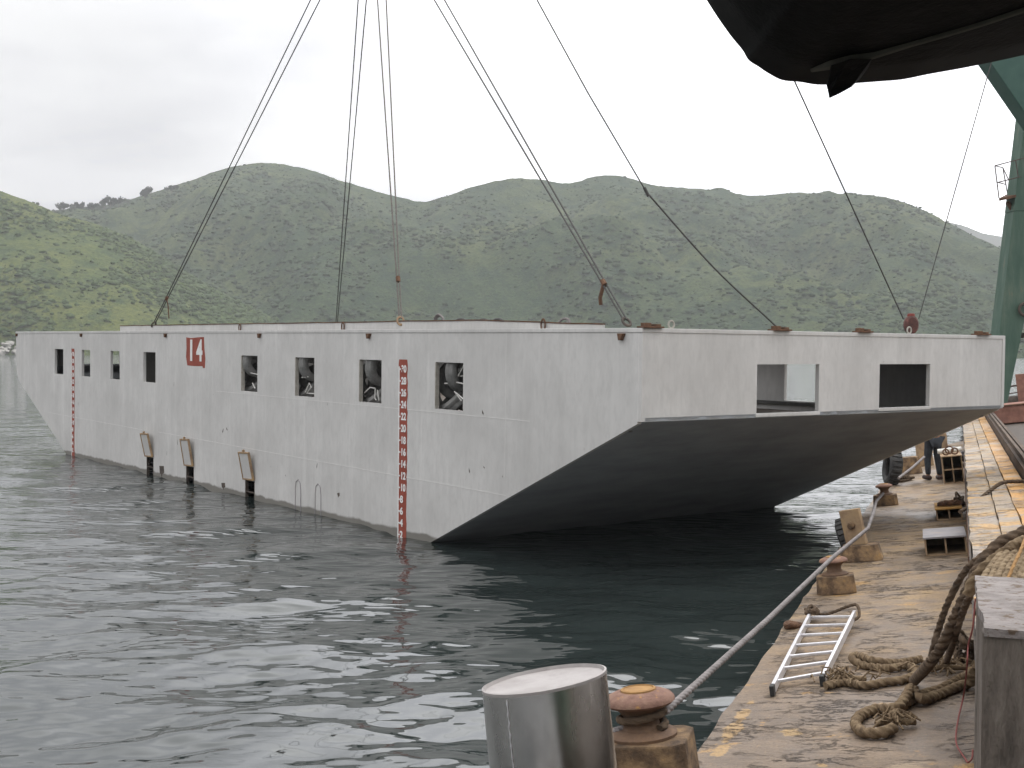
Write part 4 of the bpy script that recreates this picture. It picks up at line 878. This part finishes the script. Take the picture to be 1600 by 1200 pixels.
q = MB(); q.tube(resample(smooth_path([A1 + Vector((-.05, .05, .06)), A1 + Vector((.12, -.06, .02)), A1.lerp(B1, .55) + Vector((0, -.02, .03)), B1 + Vector((-.06, .02, .07)), B1 + Vector((.03, 0, .08)), B1 + Vector((.05, -.12, .0)), B1 + Vector((0, -.2, -.03))], 8), .03), .017, 9, 3, 40, .25)
tag(q.build('lashing_rope', M['hawser_dark'], None, DM @ Matrix.Translation(cen), smooth=True), 'dark rope looped across the top end of the ladder', 'rope')
c = dk(1240, 985); heap('chain_pile', (c.x - .02, c.y + .1, 0), .10, .20, .06, .02, 14, 9, M['rust'], 'rusty chain over the deck edge beside the ladder', 'chain', 0)

# the mooring line along the deck edge
def P(px, py, e): return DM @ dk_e(px, py, e)
path = [P(945, 1150, eA - .05), P(985, 1132, eA - .02), P(1040, 1112, eA + .02), P(1200, 968, 9.3), P(1300, 872, 12.7), P(1356, 826, 15.5), P(1364, 802, 16.4), P(1369, 783, 19.5), P(1380, 771, 21.3)]
fine = resample([p for p in path[:6]], .02); fine += resample([path[5], path[6], path[7], path[8]], .05)
q = MB(); q.tube(fine, .0225, 12, 3, 34, .26); tag(q.build('mooring_line', M['line'], None, smooth=True), 'long taut mooring line stretched from bollard to bollard along the deck edge', 'rope')
q = MB(); cA = DM @ Vector((pA.x, eA, 0)); zz = bhA + .06
turns = [DM @ Vector((pA.x + .125*math.cos(a), eA + .125*math.sin(a), zz + .012*a)) for a in np.linspace(-.5, 6.5, 60)]
q.tube(resample(turns, .02), .024, 12, 3, 26, .22); tag(q.build('rope_turn', M['hawser_dark'], None, smooth=True), 'dark turn of rope around the neck of the nearest bollard', 'rope')
q = MB(); q.tube(resample([P(1404, 747, 26.6), P(1425, 731, 27.5), P(1444, 714, 28.5)], .1), .026, 8); tag(q.build('mooring_line', M['line'], None, smooth=True), 'short stretch of line running up to the standing man', 'rope')

# polished steel drum in the foreground
eS = 4.1; pl_, pr_ = dk_e(768, 1180, eS), dk_e(949, 1180, eS); R_ = (pr_.x - pl_.x)/2/.985
ptop = dk_e(850, 1062, eS); pbm = dk_e(864, 1200, eS)
lean = math.atan2(pbm.x - ptop.x, ptop.z - pbm.z)
H_ = ptop.z/math.cos(lean); xb = ptop.x + math.tan(lean)*ptop.z
t = empty('steel_drum', D(xb, eS, 0) @ Matrix.Rotation(-lean, 4, 'Y'), 'dull polished steel cylinder with a pale slanted lid in the foreground', 'drum')
cut = math.tan(math.radians(4.2)); vs = []; fs = []; seg = 72; rows = 26
def drum_r(a, z): return R_*(1 + .010*math.sin(a*2 + 1.1) + .018*mnoise.noise(Vector((math.cos(a)*1.6, math.sin(a)*1.6, z*2.2))) + .006*mnoise.noise(Vector((math.cos(a)*4, math.sin(a)*4, z*6))))
for j in range(rows + 1):
    for i in range(seg):
        a = 2*PI*i/seg; f = j/rows; r_ = drum_r(a, f*H_); x = r_*math.cos(a); vs.append((x, r_*math.sin(a), f*(H_ + x*cut)))
for j in range(rows):
    for i in range(seg): fs.append([j*seg + i, j*seg + (i+1) % seg, (j+1)*seg + (i+1) % seg, (j+1)*seg + i])
q = MB(); q.add(vs, fs); q.build('shell', M['steel'], t, smooth=True)
rim = [Vector(vs[rows*seg + i]) for i in range(seg)]
q = MB(); vs2 = [p + Vector((0, 0, -.006)) for p in rim]; rr_ = lambda s_, dz: [Vector((p.x*s_, p.y*s_, p.z - dz*1.0 + (p.x*s_ - p.x)*cut)) for p in rim]
L3 = rr_(1.006, .006) + rr_(1.006, -.004) + rr_(.975, -.006) + rr_(.95, .006) + rr_(.5, .010)
q.add(L3, [[j*seg + i, j*seg + (i+1) % seg, (j+1)*seg + (i+1) % seg, (j+1)*seg + i] for j in range(4) for i in range(seg)] + [[4*seg + i for i in range(seg)]])
q.build('lid', M['steeltop'], t, smooth=True)
aw = math.radians(-107); q = MB()
q.tube([((drum_r(aw, H_*(.62 + .37*k/40)) + .001)*math.cos(aw + .006*math.sin(k*1.7) + .004*math.sin(k*4.1) + (.05 if k < 14 else 0)*(14 - k)/14), (drum_r(aw, H_*(.62 + .37*k/40)) + .001)*math.sin(aw + .006*math.sin(k*1.7) + .004*math.sin(k*4.1) + (.05 if k < 14 else 0)*(14 - k)/14), H_*(.62 + .37*k/40) + math.cos(aw)*R_*cut) for k in range(41)], [.0028 + .0014*math.sin(k*2.3) for k in range(41)], 6)
q.build('weld_bead', M['alu'], t, smooth=True)
q = MB(); r9 = random.Random(3); zz = .80*H_; q.add([(R_*1.012*math.cos(aw + a_), R_*1.012*math.sin(aw + a_), z_) for a_, z_ in ((-.22, zz + .02), (.06, zz + .045), (.10, zz - .0), (-.05, zz - .05), (-.26, zz - .05))], [[0, 1, 2, 3, 4]])
# weathered timber block at the lower right corner, standing plumb
eP = 6.0; pa = dk_e(1534, 980, eP); cw = DM @ pa
BMX = Matrix(((dr0.x, de.x, dn0.x, cw.x), (dr0.y, de.y, dn0.y, cw.y), (dr0.z, de.z, dn0.z, cw.z), (0, 0, 0, 1)))
BMi = BMX.inverted(); zt = pa.z
def bk(px, py, z=0.0): return BMi @ hit(px, py, cw + dn0*z, dn0)
yb = bk(1545, 902).y; hb = 1.45
t = empty('timber_fender_block', BMX @ Matrix.Translation((.37, yb/2, -hb)), 'big weathered grey timber block in the lower right corner with ropes over it', 'timber block')
tz = Matrix.Translation((-.37, -yb/2, hb))
sheet(0, .75, 0, yb, -.035, hb - .04, 20, 40, 77, .03, .016, 1.0).build('timber', M['timber'], t, tz)
sheet(-.004, .76, -.010, yb, .003, .042, 24, 44, 78, .035, .020, 1.0).build('top_crust', M['timbertop'], t, tz, smooth=True)

# ropes over the block and on the deck
def rope(name, pts, r, m_, lab, tw=30, seg=14, n=8, cat='rope', st=.018):
    q = MB(); q.tube(resample(smooth_path(pts, n), st), r, seg, 3, tw, .26)
    return tag(q.build(name, m_, None, DM, smooth=True), lab, cat)
zc_ = zt + .05
def R(px, py, z): return dk(px, py, z)
def RE(px, py, e): return dk_e(px, py, e)
ye = 8.7
rope('thick_hawser', [RE(1640, 800, 8.6), RE(1597, 832, 8.5), RE(1560, 850, 8.45), RE(1530, 885, 8.4), RE(1512, 922, 8.4), RE(1492, 965, 8.45), RE(1470, 1012, 8.6), RE(1448, 1042, 8.8), R(1428, 1064, .035)], .040, M['hawser_dark'], 'thickest dark hawser slanting down from the ledge to the deck')
rope('hawser', [RE(1640, 812, 8.7), RE(1585, 838, 8.7), RE(1545, 862, 8.75), RE(1510, 890, 8.8), RE(1482, 940, 8.9), RE(1466, 985, 9.0), RE(1458, 1015, 9.1), R(1452, 1040, .03)], .026, M['hawser_dark'], 'thinner hawser arching left of the thickest one')
rope('hawser', [RE(1620, 838, 8.35), RE(1575, 858, 8.3), RE(1540, 890, 8.25), RE(1518, 925, 8.25), RE(1503, 960, 8.4), RE(1490, 1000, 8.7), R(1478, 1036, .03)], .026, M['hawser_dark'], 'short hawser hanging right of the thickest one')
rope('thick_hawser', [RE(1650, 822, 8.2), RE(1590, 850, 8.15), RE(1548, 878, 8.1), RE(1522, 905, 8.1), RE(1512, 930, 8.1)], .036, M['hawser'], 'thick brown hawser bent over the corner of the timber block')
# the coil: several parts of one rope hung over the far end of the block
pts = []; g = random.Random(14)
for k in range(6):
    px0 = 1534 + k*11
    pts += [RE(px0 + 72, 838 - k*2, 8.5 + .03*k), RE(px0 + 44, 855 + g.uniform(-3, 3), 8.25), RE(px0 + 18, 880 + g.uniform(-2, 2), 7.95), RE(px0 + 4, 902 + g.uniform(-3, 3), 7.72), RE(px0 + 11, 908 - k*1.2, 7.70), RE(px0 + 26, 880 + g.uniform(-2, 2), 7.93), RE(px0 + 52, 853 + g.uniform(-3, 3), 8.24)]
rope('rope_coil', pts, .023, M['hawser_pale'], 'pale brown rope coil draped over the far end of the timber block', 36)
rope('ochre_rope', [RE(1602, 842, 8.1), RE(1594, 862, 7.9), RE(1583, 885, 7.7), RE(1572, 912, 7.55)], .011, M['ochre_dull'], 'thin ochre rope beside the pale coil on the timber block')
zd = .036
rope('deck_rope', [R(1290, 1072, zd), R(1320, 1066, zd), R(1352, 1071, zd), R(1385, 1066, zd), R(1412, 1062, zd), R(1432, 1052, zd), R(1420, 1040, zd), R(1390, 1044, zd), R(1352, 1040, zd), R(1332, 1030, zd + .03), R(1338, 1024, zd + .05), R(1365, 1032, zd + .04), R(1400, 1036, zd), R(1440, 1030, zd)], .036, M['hawser'], 'frayed brown rope bight lying beside the foot of the ladder')
rope('deck_rope', [R(1522, 1050, zd + .12), R(1500, 1060, .06), R(1470, 1076, zd), R(1440, 1085, zd), R(1415, 1100, zd), R(1400, 1115, zd), R(1388, 1124, zd + .02)], .036, M['hawser'], 'upper leg of the loose brown rope ending beside its own loop')
rope('deck_rope', [R(1528, 1040, .2), R(1522, 1062, .08), R(1500, 1072, zd), R(1465, 1086, zd), R(1440, 1092, zd + .02), R(1425, 1076, .09), R(1418, 1085, .09), R(1402, 1105, .06), R(1370, 1108, zd), R(1345, 1118, zd), R(1337, 1132, zd), R(1350, 1144, zd), R(1378, 1145, zd), R(1396, 1138, zd)], .040, M['hawser'], 'thick brown rope looping towards us in front of the timber block')
for i, (px, py, lab) in enumerate(((1325, 1062, 'fluffy frayed strands beside the ladder foot'), (1480, 1045, 'fluffy frayed strands under the hanging hawsers'), (1398, 1130, 'frayed rope end inside the thick rope loop'))):
    g = random.Random(60 + i); c = R(px, py, .03); q = MB(); q.tube(smooth_path([(-.12, -.02, 0), (-.03, .03, .01), (.05, -.02, .015), (.13, .02, 0)], 5), .022, 8)
    for _ in range(46):
        a = g.uniform(0, 6.28); s0 = Vector((g.gauss(0, .10 if i < 2 else .04), g.gauss(0, .10 if i < 2 else .05), g.uniform(0, .05))); d = Vector((math.cos(a), math.sin(a), g.uniform(-.2, .4)))*g.uniform(.05, .13)
        q.tube([s0, s0 + d*.5 + Vector((0, 0, .03)), s0 + d + Vector((g.gauss(0, .02), g.gauss(0, .02), -.01))], .0065, 5)
    tag(q.build('frayed_rope_end', M['hawser'], None, DM @ Matrix.Translation(c)), lab, 'rope')
heap('rope_heap', (R(1510, 1010, 0).x - .02, R(1515, 1030, 0).y, 0), .09, .28, .30, .028, 16, 17, M['hawser_dark'], 'dark rope tangle wedged against the side of the timber block', 'rope')
q = MB(); q.tube(smooth_path([RE(1524, 935, 8.2), RE(1520, 980, 8.2), RE(1513, 1008, 8.3), RE(1511, 1040, 8.2), R(1506, 1085, .10), R(1497, 1125, .035), R(1494, 1160, .03), R(1508, 1185, .03), R(1513, 1191, .03), R(1519, 1184, .03), R(1520, 1172, .03)], 8), .0055, 6)
tag(q.build('red_cord', M['redcord'], None, DM), 'thin dark red cord hanging down beside the timber block', 'cord')
q = MB(); q.tube(resample(smooth_path([RE(1500, 800, 17.0), RE(1520, 788, 17.4), RE(1548, 766, 17.8), RE(1568, 754, 18.0), RE(1600, 752, 18.2), RE(1660, 752, 18.4)], 8), .05), .030, 10, 3, 30, .22)
tag(q.build('cable', M['hawser_dark'], None, DM, smooth=True), 'dark cable lying across the stepped ledge', 'cable')

# red-brown steel hopper and gear behind the ledge
pH = lambda px, py, e: DM @ dk_e(px, py, e)
e1 = 44.0
x0 = max(.95, dk_e(1549, 650, e1).x); zt1 = dk_e(1570, 634, e1).z; zb1 = max(.54, dk_e(1575, 692, e1).z)
t = empty('steel_hopper', D(x0 - .02, e1, .5), 'red brown steel hopper box at the right edge behind the ledge', 'hopper')
q = MB(); q.hexa([(-.02, 0, zb1 - .5), (3, 0, zb1 - .5), (3, 3.5, zb1 - .5), (-.02, 3.5, zb1 - .5), (-.02, 0, zt1 - .5), (3, 0, zt1 - .5), (3, 3.5, zt1 - .5), (-.02, 3.5, zt1 - .5)]); q.build('shell', M['redsteel'], t, bevel=.02)
q = MB(); q.box(.05, 3, .15, 3.3, .0, max(.02, zb1 - .503)); q.build('skid', M['darksteel'], t)
q = MB(); q.tube([(-.02, -.02, zt1 - .5), (3, -.02, zt1 - .5)], .03, 6); q.build('rim', M['rust'], t)
q = MB(); q.box(.69, .735, 13.0, 60, .52, .90); q.box(.735, .785, 13.0, 60, .52, 1.0); q.box(.85, .91, 13.0, 60, .52, .94); q.box(.785, .85, 13.0, 60, .515, .70)
o = q.build('steel_bulwark', M['bulwark'], None, DM); tag(o, 'dark steel bulwark running between the ledge and the red brown hopper', 'bulwark')
eW = 62.0; c = dk_e(1594, 600, eW)
t = empty('deck_winch', DM @ Matrix.Translation((c.x, eW, dk_e(1594, 632, eW).z - .6)), 'small dark winch post with rails at the right edge beyond the crane leg', 'winch')
hh = (632 - 588)/F_PX*eW + .6
q = MB(); q.box(-.16, .55, -.2, .2, 0, hh); q.build('post', M['redsteel'], t, bevel=.02)
q = MB(); q.tube([(-1.5, 0, hh - .62), (.6, 0, hh - .46)], .045, 6); q.tube([(-1.5, 0, hh - .93), (.6, 0, hh - .8)], .03, 6); q.build('rail', M['rail'], t)
q = MB(); q.lathe([(.25, -1.2), (.32, -1.15), (.32, 1.0), (.25, 1.05)], 16, Matrix.Translation((-.1, .3, .72)) @ Matrix.Rotation(PI/2, 4, 'Y')); q.build('drum', M['darksteel'], t, smooth=True)

# green crane leg with a small railed platform
eL = 47.0
def LP(px, py, dy=0): return at_y(px, py, eL + dy*1.9)
legb = LP(1556, 660); t = empty('harbour_crane', legb, 'weathered green steel leg of the crane with a railed platform at the right edge', 'crane')
def q4(mb, pts, dep):
    f = [p - legb for p in pts]; k_ = [p + Vector((.03, dep, 0)) for p in f]; mb.hexa([f[0], f[1], k_[1], k_[0], f[3], f[2], k_[2], k_[3]])
q = MB(); q4(q, [LP(1545, 660), LP(1568, 660), LP(1636, 330), LP(1584, 330)], .95); q4(q, [LP(1584, 329.6), LP(1636, 329.6), LP(1665, 140), LP(1606, 140)], .95); q.build('leg', M['green'], t, bevel=.02)
q = MB()
for y0, y1 in ((470, 480), (520, 528), (395, 402)): q4(q, [LP(1595 + (540 - y0)*.16, y1, .1), LP(1640, y1, .1), LP(1640, y0, .1), LP(1597 + (540 - y0)*.16, y0, .1)], .3)
q.torus(.23, .055, Matrix.Translation(LP(1602, 483, -.05) - legb) @ Matrix.Rotation(PI/2, 4, 'X'), 16, 6); q.build('bracket', M['darksteel'], t)
q = MB(); q4(q, [LP(1640, 232, -3), LP(1690, 200, -3), LP(1570, 40, -3), LP(1508, 40, -3)], .95); q.build('strut', M['greentop'], t, bevel=.03)
pfA, pfB = LP(1561, 313), LP(1590, 306)
q = MB(); q.hexa([p - legb for p in (LP(1561, 314), LP(1588, 308), LP(1592, 303, .9), LP(1572, 307, .9), LP(1561, 310), LP(1588, 304), LP(1592, 300, .9), LP(1572, 304, .9))]); q.tube([LP(1574, 315, .2) - legb, LP(1583, 330, .2) - legb], .09, 6); q.build('platform', M['rust'], t)
q = MB(); rr = lambda *pp: q.tube([LP(*p_) - legb for p_ in pp], .020, 6)
rr((1561, 310), (1554.5, 259)); rr((1554.5, 259), (1600, 247)); rr((1554.5, 259), (1567, 262, .9)); rr((1567, 262, .9), (1575, 307, .9)); rr((1559, 285), (1595, 276)); rr((1559, 285), (1571, 288, .9)); rr((1587, 251), (1591, 276)); rr((1567, 262, .9), (1587, 304, .4))
q.build('railing', M['rail'], t)

# man standing by the boxes: only his legs show under the rake
def person(mw, lab):
    J = {'pel': (0, 0, .93), 'sp': (0, .02, 1.12), 'ch': (0, .03, 1.32), 'nk': (0, .05, 1.47), 'hd': (0, .09, 1.58), 'ht': (0, .09, 1.69),
         'lh': (-.09, 0, .88), 'lk': (-.11, .05, .49), 'la': (-.11, -.01, .10), 'lt': (-.13, .17, .04), 'rh': (.09, 0, .88), 'rk': (.12, .02, .49), 'ra': (.14, -.06, .10), 'rt': (.17, .12, .04),
         'ls': (-.19, .03, 1.40), 'le': (-.25, .06, 1.12), 'lw': (-.20, .28, 1.00), 'rs': (.19, .03, 1.40), 're': (.26, .05, 1.12), 'rw': (.2, .27, 1.02)}
    rad = {'pel': .13, 'sp': .125, 'ch': .15, 'nk': .06, 'hd': .092, 'ht': .065, 'lh': .10, 'lk': .068, 'la': .05, 'lt': .04, 'rh': .10, 'rk': .068, 'ra': .05, 'rt': .04, 'ls': .075, 'le': .052, 'lw': .036, 'rs': .075, 're': .052, 'rw': .036}
    E = [('pel', 'sp'), ('sp', 'ch'), ('ch', 'nk'), ('nk', 'hd'), ('hd', 'ht'), ('pel', 'lh'), ('lh', 'lk'), ('lk', 'la'), ('la', 'lt'), ('pel', 'rh'), ('rh', 'rk'), ('rk', 'ra'), ('ra', 'rt'), ('ch', 'ls'), ('ls', 'le'), ('le', 'lw'), ('ch', 'rs'), ('rs', 're'), ('re', 'rw')]
    def skin(name, keys, grow, m_, par, extra=None, root=None):
        pj = dict(J); pr = {k: v*grow for k, v in rad.items()}; ee = [e for e in E if e[0] in keys and e[1] in keys]
        if extra: pj.update(extra[0]); pr.update(extra[1]); ee += extra[2]; keys = list(keys) + list(extra[0])
        ix = {k: i for i, k in enumerate(keys)}; me = bpy.data.meshes.new(name); me.from_pydata([pj[k] for k in keys], [(ix[a], ix[c]) for a, c in ee], [])
        o = bpy.data.objects.new(name, me); COL.objects.link(o); o.modifiers.new('s', 'SKIN'); sv = me.skin_vertices[0].data
        for k in keys: sv[ix[k]].radius = (pr[k], pr[k])
        sv[ix[root or keys[0]]].use_root = True
        ss = o.modifiers.new('u', 'SUBSURF'); ss.levels = ss.render_levels = 2
        me2 = bpy.data.meshes.new_from_object(o.evaluated_get(bpy.context.evaluated_depsgraph_get())); bpy.data.objects.remove(o)
        return mesh_obj(name, me2, m_, par, smooth=True)
    ex = ({}, {}, [])
    for s_, w in ((-1, 'lw'), (1, 'rw')):
        bx, by, bz = J[w]; pk = w + 'p'; ex[0][pk] = (bx - s_*.01, by + .06, bz - .01); ex[1][pk] = .033; ex[2].append((w, pk))
        for f in range(4):
            k1, k2 = f'{w}f{f}a', f'{w}f{f}b'; ex[0][k1] = (bx - s_*.01 + (f - 1.5)*.021, by + .115 + (.01 if f in (1, 2) else 0), bz - .02); ex[0][k2] = (bx - s_*.01 + (f - 1.5)*.021, by + .14, bz - .055); ex[1][k1] = .0095; ex[1][k2] = .008; ex[2].extend([(pk, k1), (k1, k2)])
        k1 = w + 'th'; ex[0][k1] = (bx - s_*.055, by + .09, bz - .01); ex[1][k1] = .010; ex[2].append((pk, k1))
    t = empty('person', mw, lab, 'person')
    skin('body', ['pel', 'sp', 'ch', 'nk', 'hd', 'ht', 'lh', 'lk', 'la', 'lt', 'rh', 'rk', 'ra', 'rt', 'ls', 'le', 'lw', 'rs', 're', 'rw'], .9, M['skin'], t, ex)
    skin('trousers', ['pel', 'lh', 'lk', 'la', 'rh', 'rk', 'ra'], 1.22, M['trouser'], t)
    skin('jacket', ['sp', 'ch', 'ls', 'le', 'lw', 'rs', 're', 'rw', 'pel'], 1.2, M['jacket'], t, None, 'ch')
    for s_, a, tt in ((-1, 'la', 'lt'), (1, 'ra', 'rt')):
        q = MB(); A_, T_ = Vector(J[a]), Vector(J[tt]); d = (T_ - A_); d.z = 0; d.normalize(); A_.z = .055; q.tube([A_ - d*.10, A_ - d*.05, A_ + d*.08, A_ + d*.18, A_ + d*.22], [.035, .058, .058, .05, .02], 12); q.build('shoe', M['shoe'], t, smooth=True)
    q = MB(); q.lathe([(.0, .115), (.06, .10), (.098, .05), (.105, .0), (.10, -.03)], 18, Matrix.Translation((0, .075, 1.63)), cap=False); q.build('hair', M['blackplastic'], t, smooth=True)
    q = MB()
    for s_ in (-1, 1): q.lathe([(.0, -.012), (.012, 0), (0, .012)], 8, Matrix.Translation((s_*.035, .178, 1.615)), cap=False)
    q.lathe([(.0, -.03), (.016, -.01), (.006, .03), (0, .031)], 8, Matrix.Translation((0, .19, 1.585)), cap=False); q.build('face', M['skin'], t, smooth=True)
pm = dk(1456, 750)
person(Matrix.Translation(DM @ Vector((pm.x + .02, pm.y, .0))) @ Matrix.Rotation(.1, 4, 'Z'), 'man in dark trousers standing on the deck, upper body hidden by the rake')

# the steel deck house at our back, whose eave carries the tarpaulin (seen mirrored in the polished drum)
t = empty('deck_house', D(3.4, -1.4, .5), 'dark green steel deck house behind the tarpaulin', 'cabin')
q = MB(); q.box(-2.45, 2.6, -3.6, 3.6, 0, 3.9); q.build('wall', M['green'], t, bevel=.03)
q = MB(); q.box(-2.48, 2.7, -3.65, 3.65, 3.903, 4.0); q.build('roof', M['darksteel'], t)
q = MB(); q.box(-.5, .4, 3.603, 3.64, .05, 2.0); q.build('door', M['redsteel'], t, bevel=.01)

# black tarpaulin sagging overhead
edge = [(1060, -75), (1085, -30), (1104, 0), (1122, 28), (1142, 56), (1160, 78), (1170, 94), (1185, 104), (1200, 114), (1222, 125), (1250, 128), (1275, 132), (1300, 132), (1335, 130), (1375, 127), (1410, 124), (1450, 116), (1500, 107), (1550, 97), (1600, 86), (1660, 72), (1740, 52), (1840, 25)]
ep = smooth_path([at_y(px, py, 2.55 + .0004*(px - 1100)) for px, py in edge], 6)
vs = []; kN = len(ep); rows = 14; g = lattice(90); c0 = at_y(1560, -500, 1.5)
for j in range(rows + 1):
    f = j/rows
    for i, p in enumerate(ep):
        i_f = i/(kN - 1); tgt = Vector((p.x*.75 + .42 + (i_f - .5)*.35, .9, 4.25 + .1*math.sin(i_f*3)))
        s_ = f; sag = -.14*math.sin(PI*min(1, f*1.5))*(1 if f < .667 else 0)
        q_ = p.lerp(tgt, s_**1.1) + Vector((0, -.12*math.sin(PI*f), sag*.35 + .05*float(g(np.array(i_f*9), np.array(f*4), 3))*f))
        vs.append(q_)
fs = [[j*kN + i, j*kN + i+1, (j+1)*kN + i+1, (j+1)*kN + i] for j in range(rows) for i in range(kN-1)]
org = Vector((1.2, 1.8, 3.7)); t = empty('tarpaulin', org, 'black tarpaulin awning sagging into the top right corner', 'tarpaulin')
q = MB(); q.add([v - org for v in vs], fs); o = q.build('cloth', M['tarp'], t, smooth=True)
sm = o.modifiers.new('thick', 'SOLIDIFY'); sm.thickness = .012; sm.offset = 1
def under(px, py, push=.012):
    """point just under the cloth along a direction"""
    best = None; d = ray(px, py).normalized()
    from mathutils.bvhtree import BVHTree
    global _bvh
    if '_bvh' not in globals(): _bvh = BVHTree.FromPolygons(vs, fs)
    h = _bvh.ray_cast(CAM, d)
    return (h[0] - d*push) if h[0] is not None else at_y(px, py, 2.3)
q = MB(); q.tube([under(px, py) - org for px, py in ((1268, 110), (1300, 100), (1330, 91), (1365, 86), (1420, 70), (1480, 53), (1540, 35), (1600, 15), (1640, 2))], [.004, .011, .010, .008, .006, .006, .006, .006, .006], 6); q.build('seam', M['tarpseam'], t, smooth=True)
fl = [(1293, 133), (1296, 146), (1297, 153), (1312, 146), (1330, 136), (1345, 122), (1358, 104), (1362, 92), (1330, 92), (1300, 102)]
F1 = [at_y(px, py, under(px, py).y - .03 if py < 128 else 2.53) - org for px, py in fl]; F2 = [p + Vector((0, .008, .002)) for p in F1]; k = len(fl)
q = MB(); q.add(F1 + F2, [list(range(k)), list(range(k, 2*k))[::-1]] + [[i, (i+1) % k, k + (i+1) % k, k + i] for i in range(k)]); q.build('torn_flap', M['tarp'], t)

# ------------------------------------------------------------------ haze
q = MB(); q.box(-2600, 2600, -300, 3400, -5, 230); hz = q.build('haze', bpy.data.materials.new('haze_air'))
hm = hz.data.materials[0]; hm.use_nodes = True; nt = hm.node_tree
for nd in list(nt.nodes):
    if nd.type == 'BSDF_PRINCIPLED': nt.nodes.remove(nd)
pv = nt.nodes.new('ShaderNodeVolumePrincipled'); pv.inputs['Color'].default_value = (.95, .96, .99, 1); pv.inputs['Density'].default_value = .00026; pv.inputs['Anisotropy'].default_value = .2
nt.links.new(pv.outputs[0], [x for x in nt.nodes if x.type == 'OUTPUT_MATERIAL'][0].inputs['Volume'])
tag(hz, 'pale sea haze over the bay and the hills', 'haze', kind='stuff')
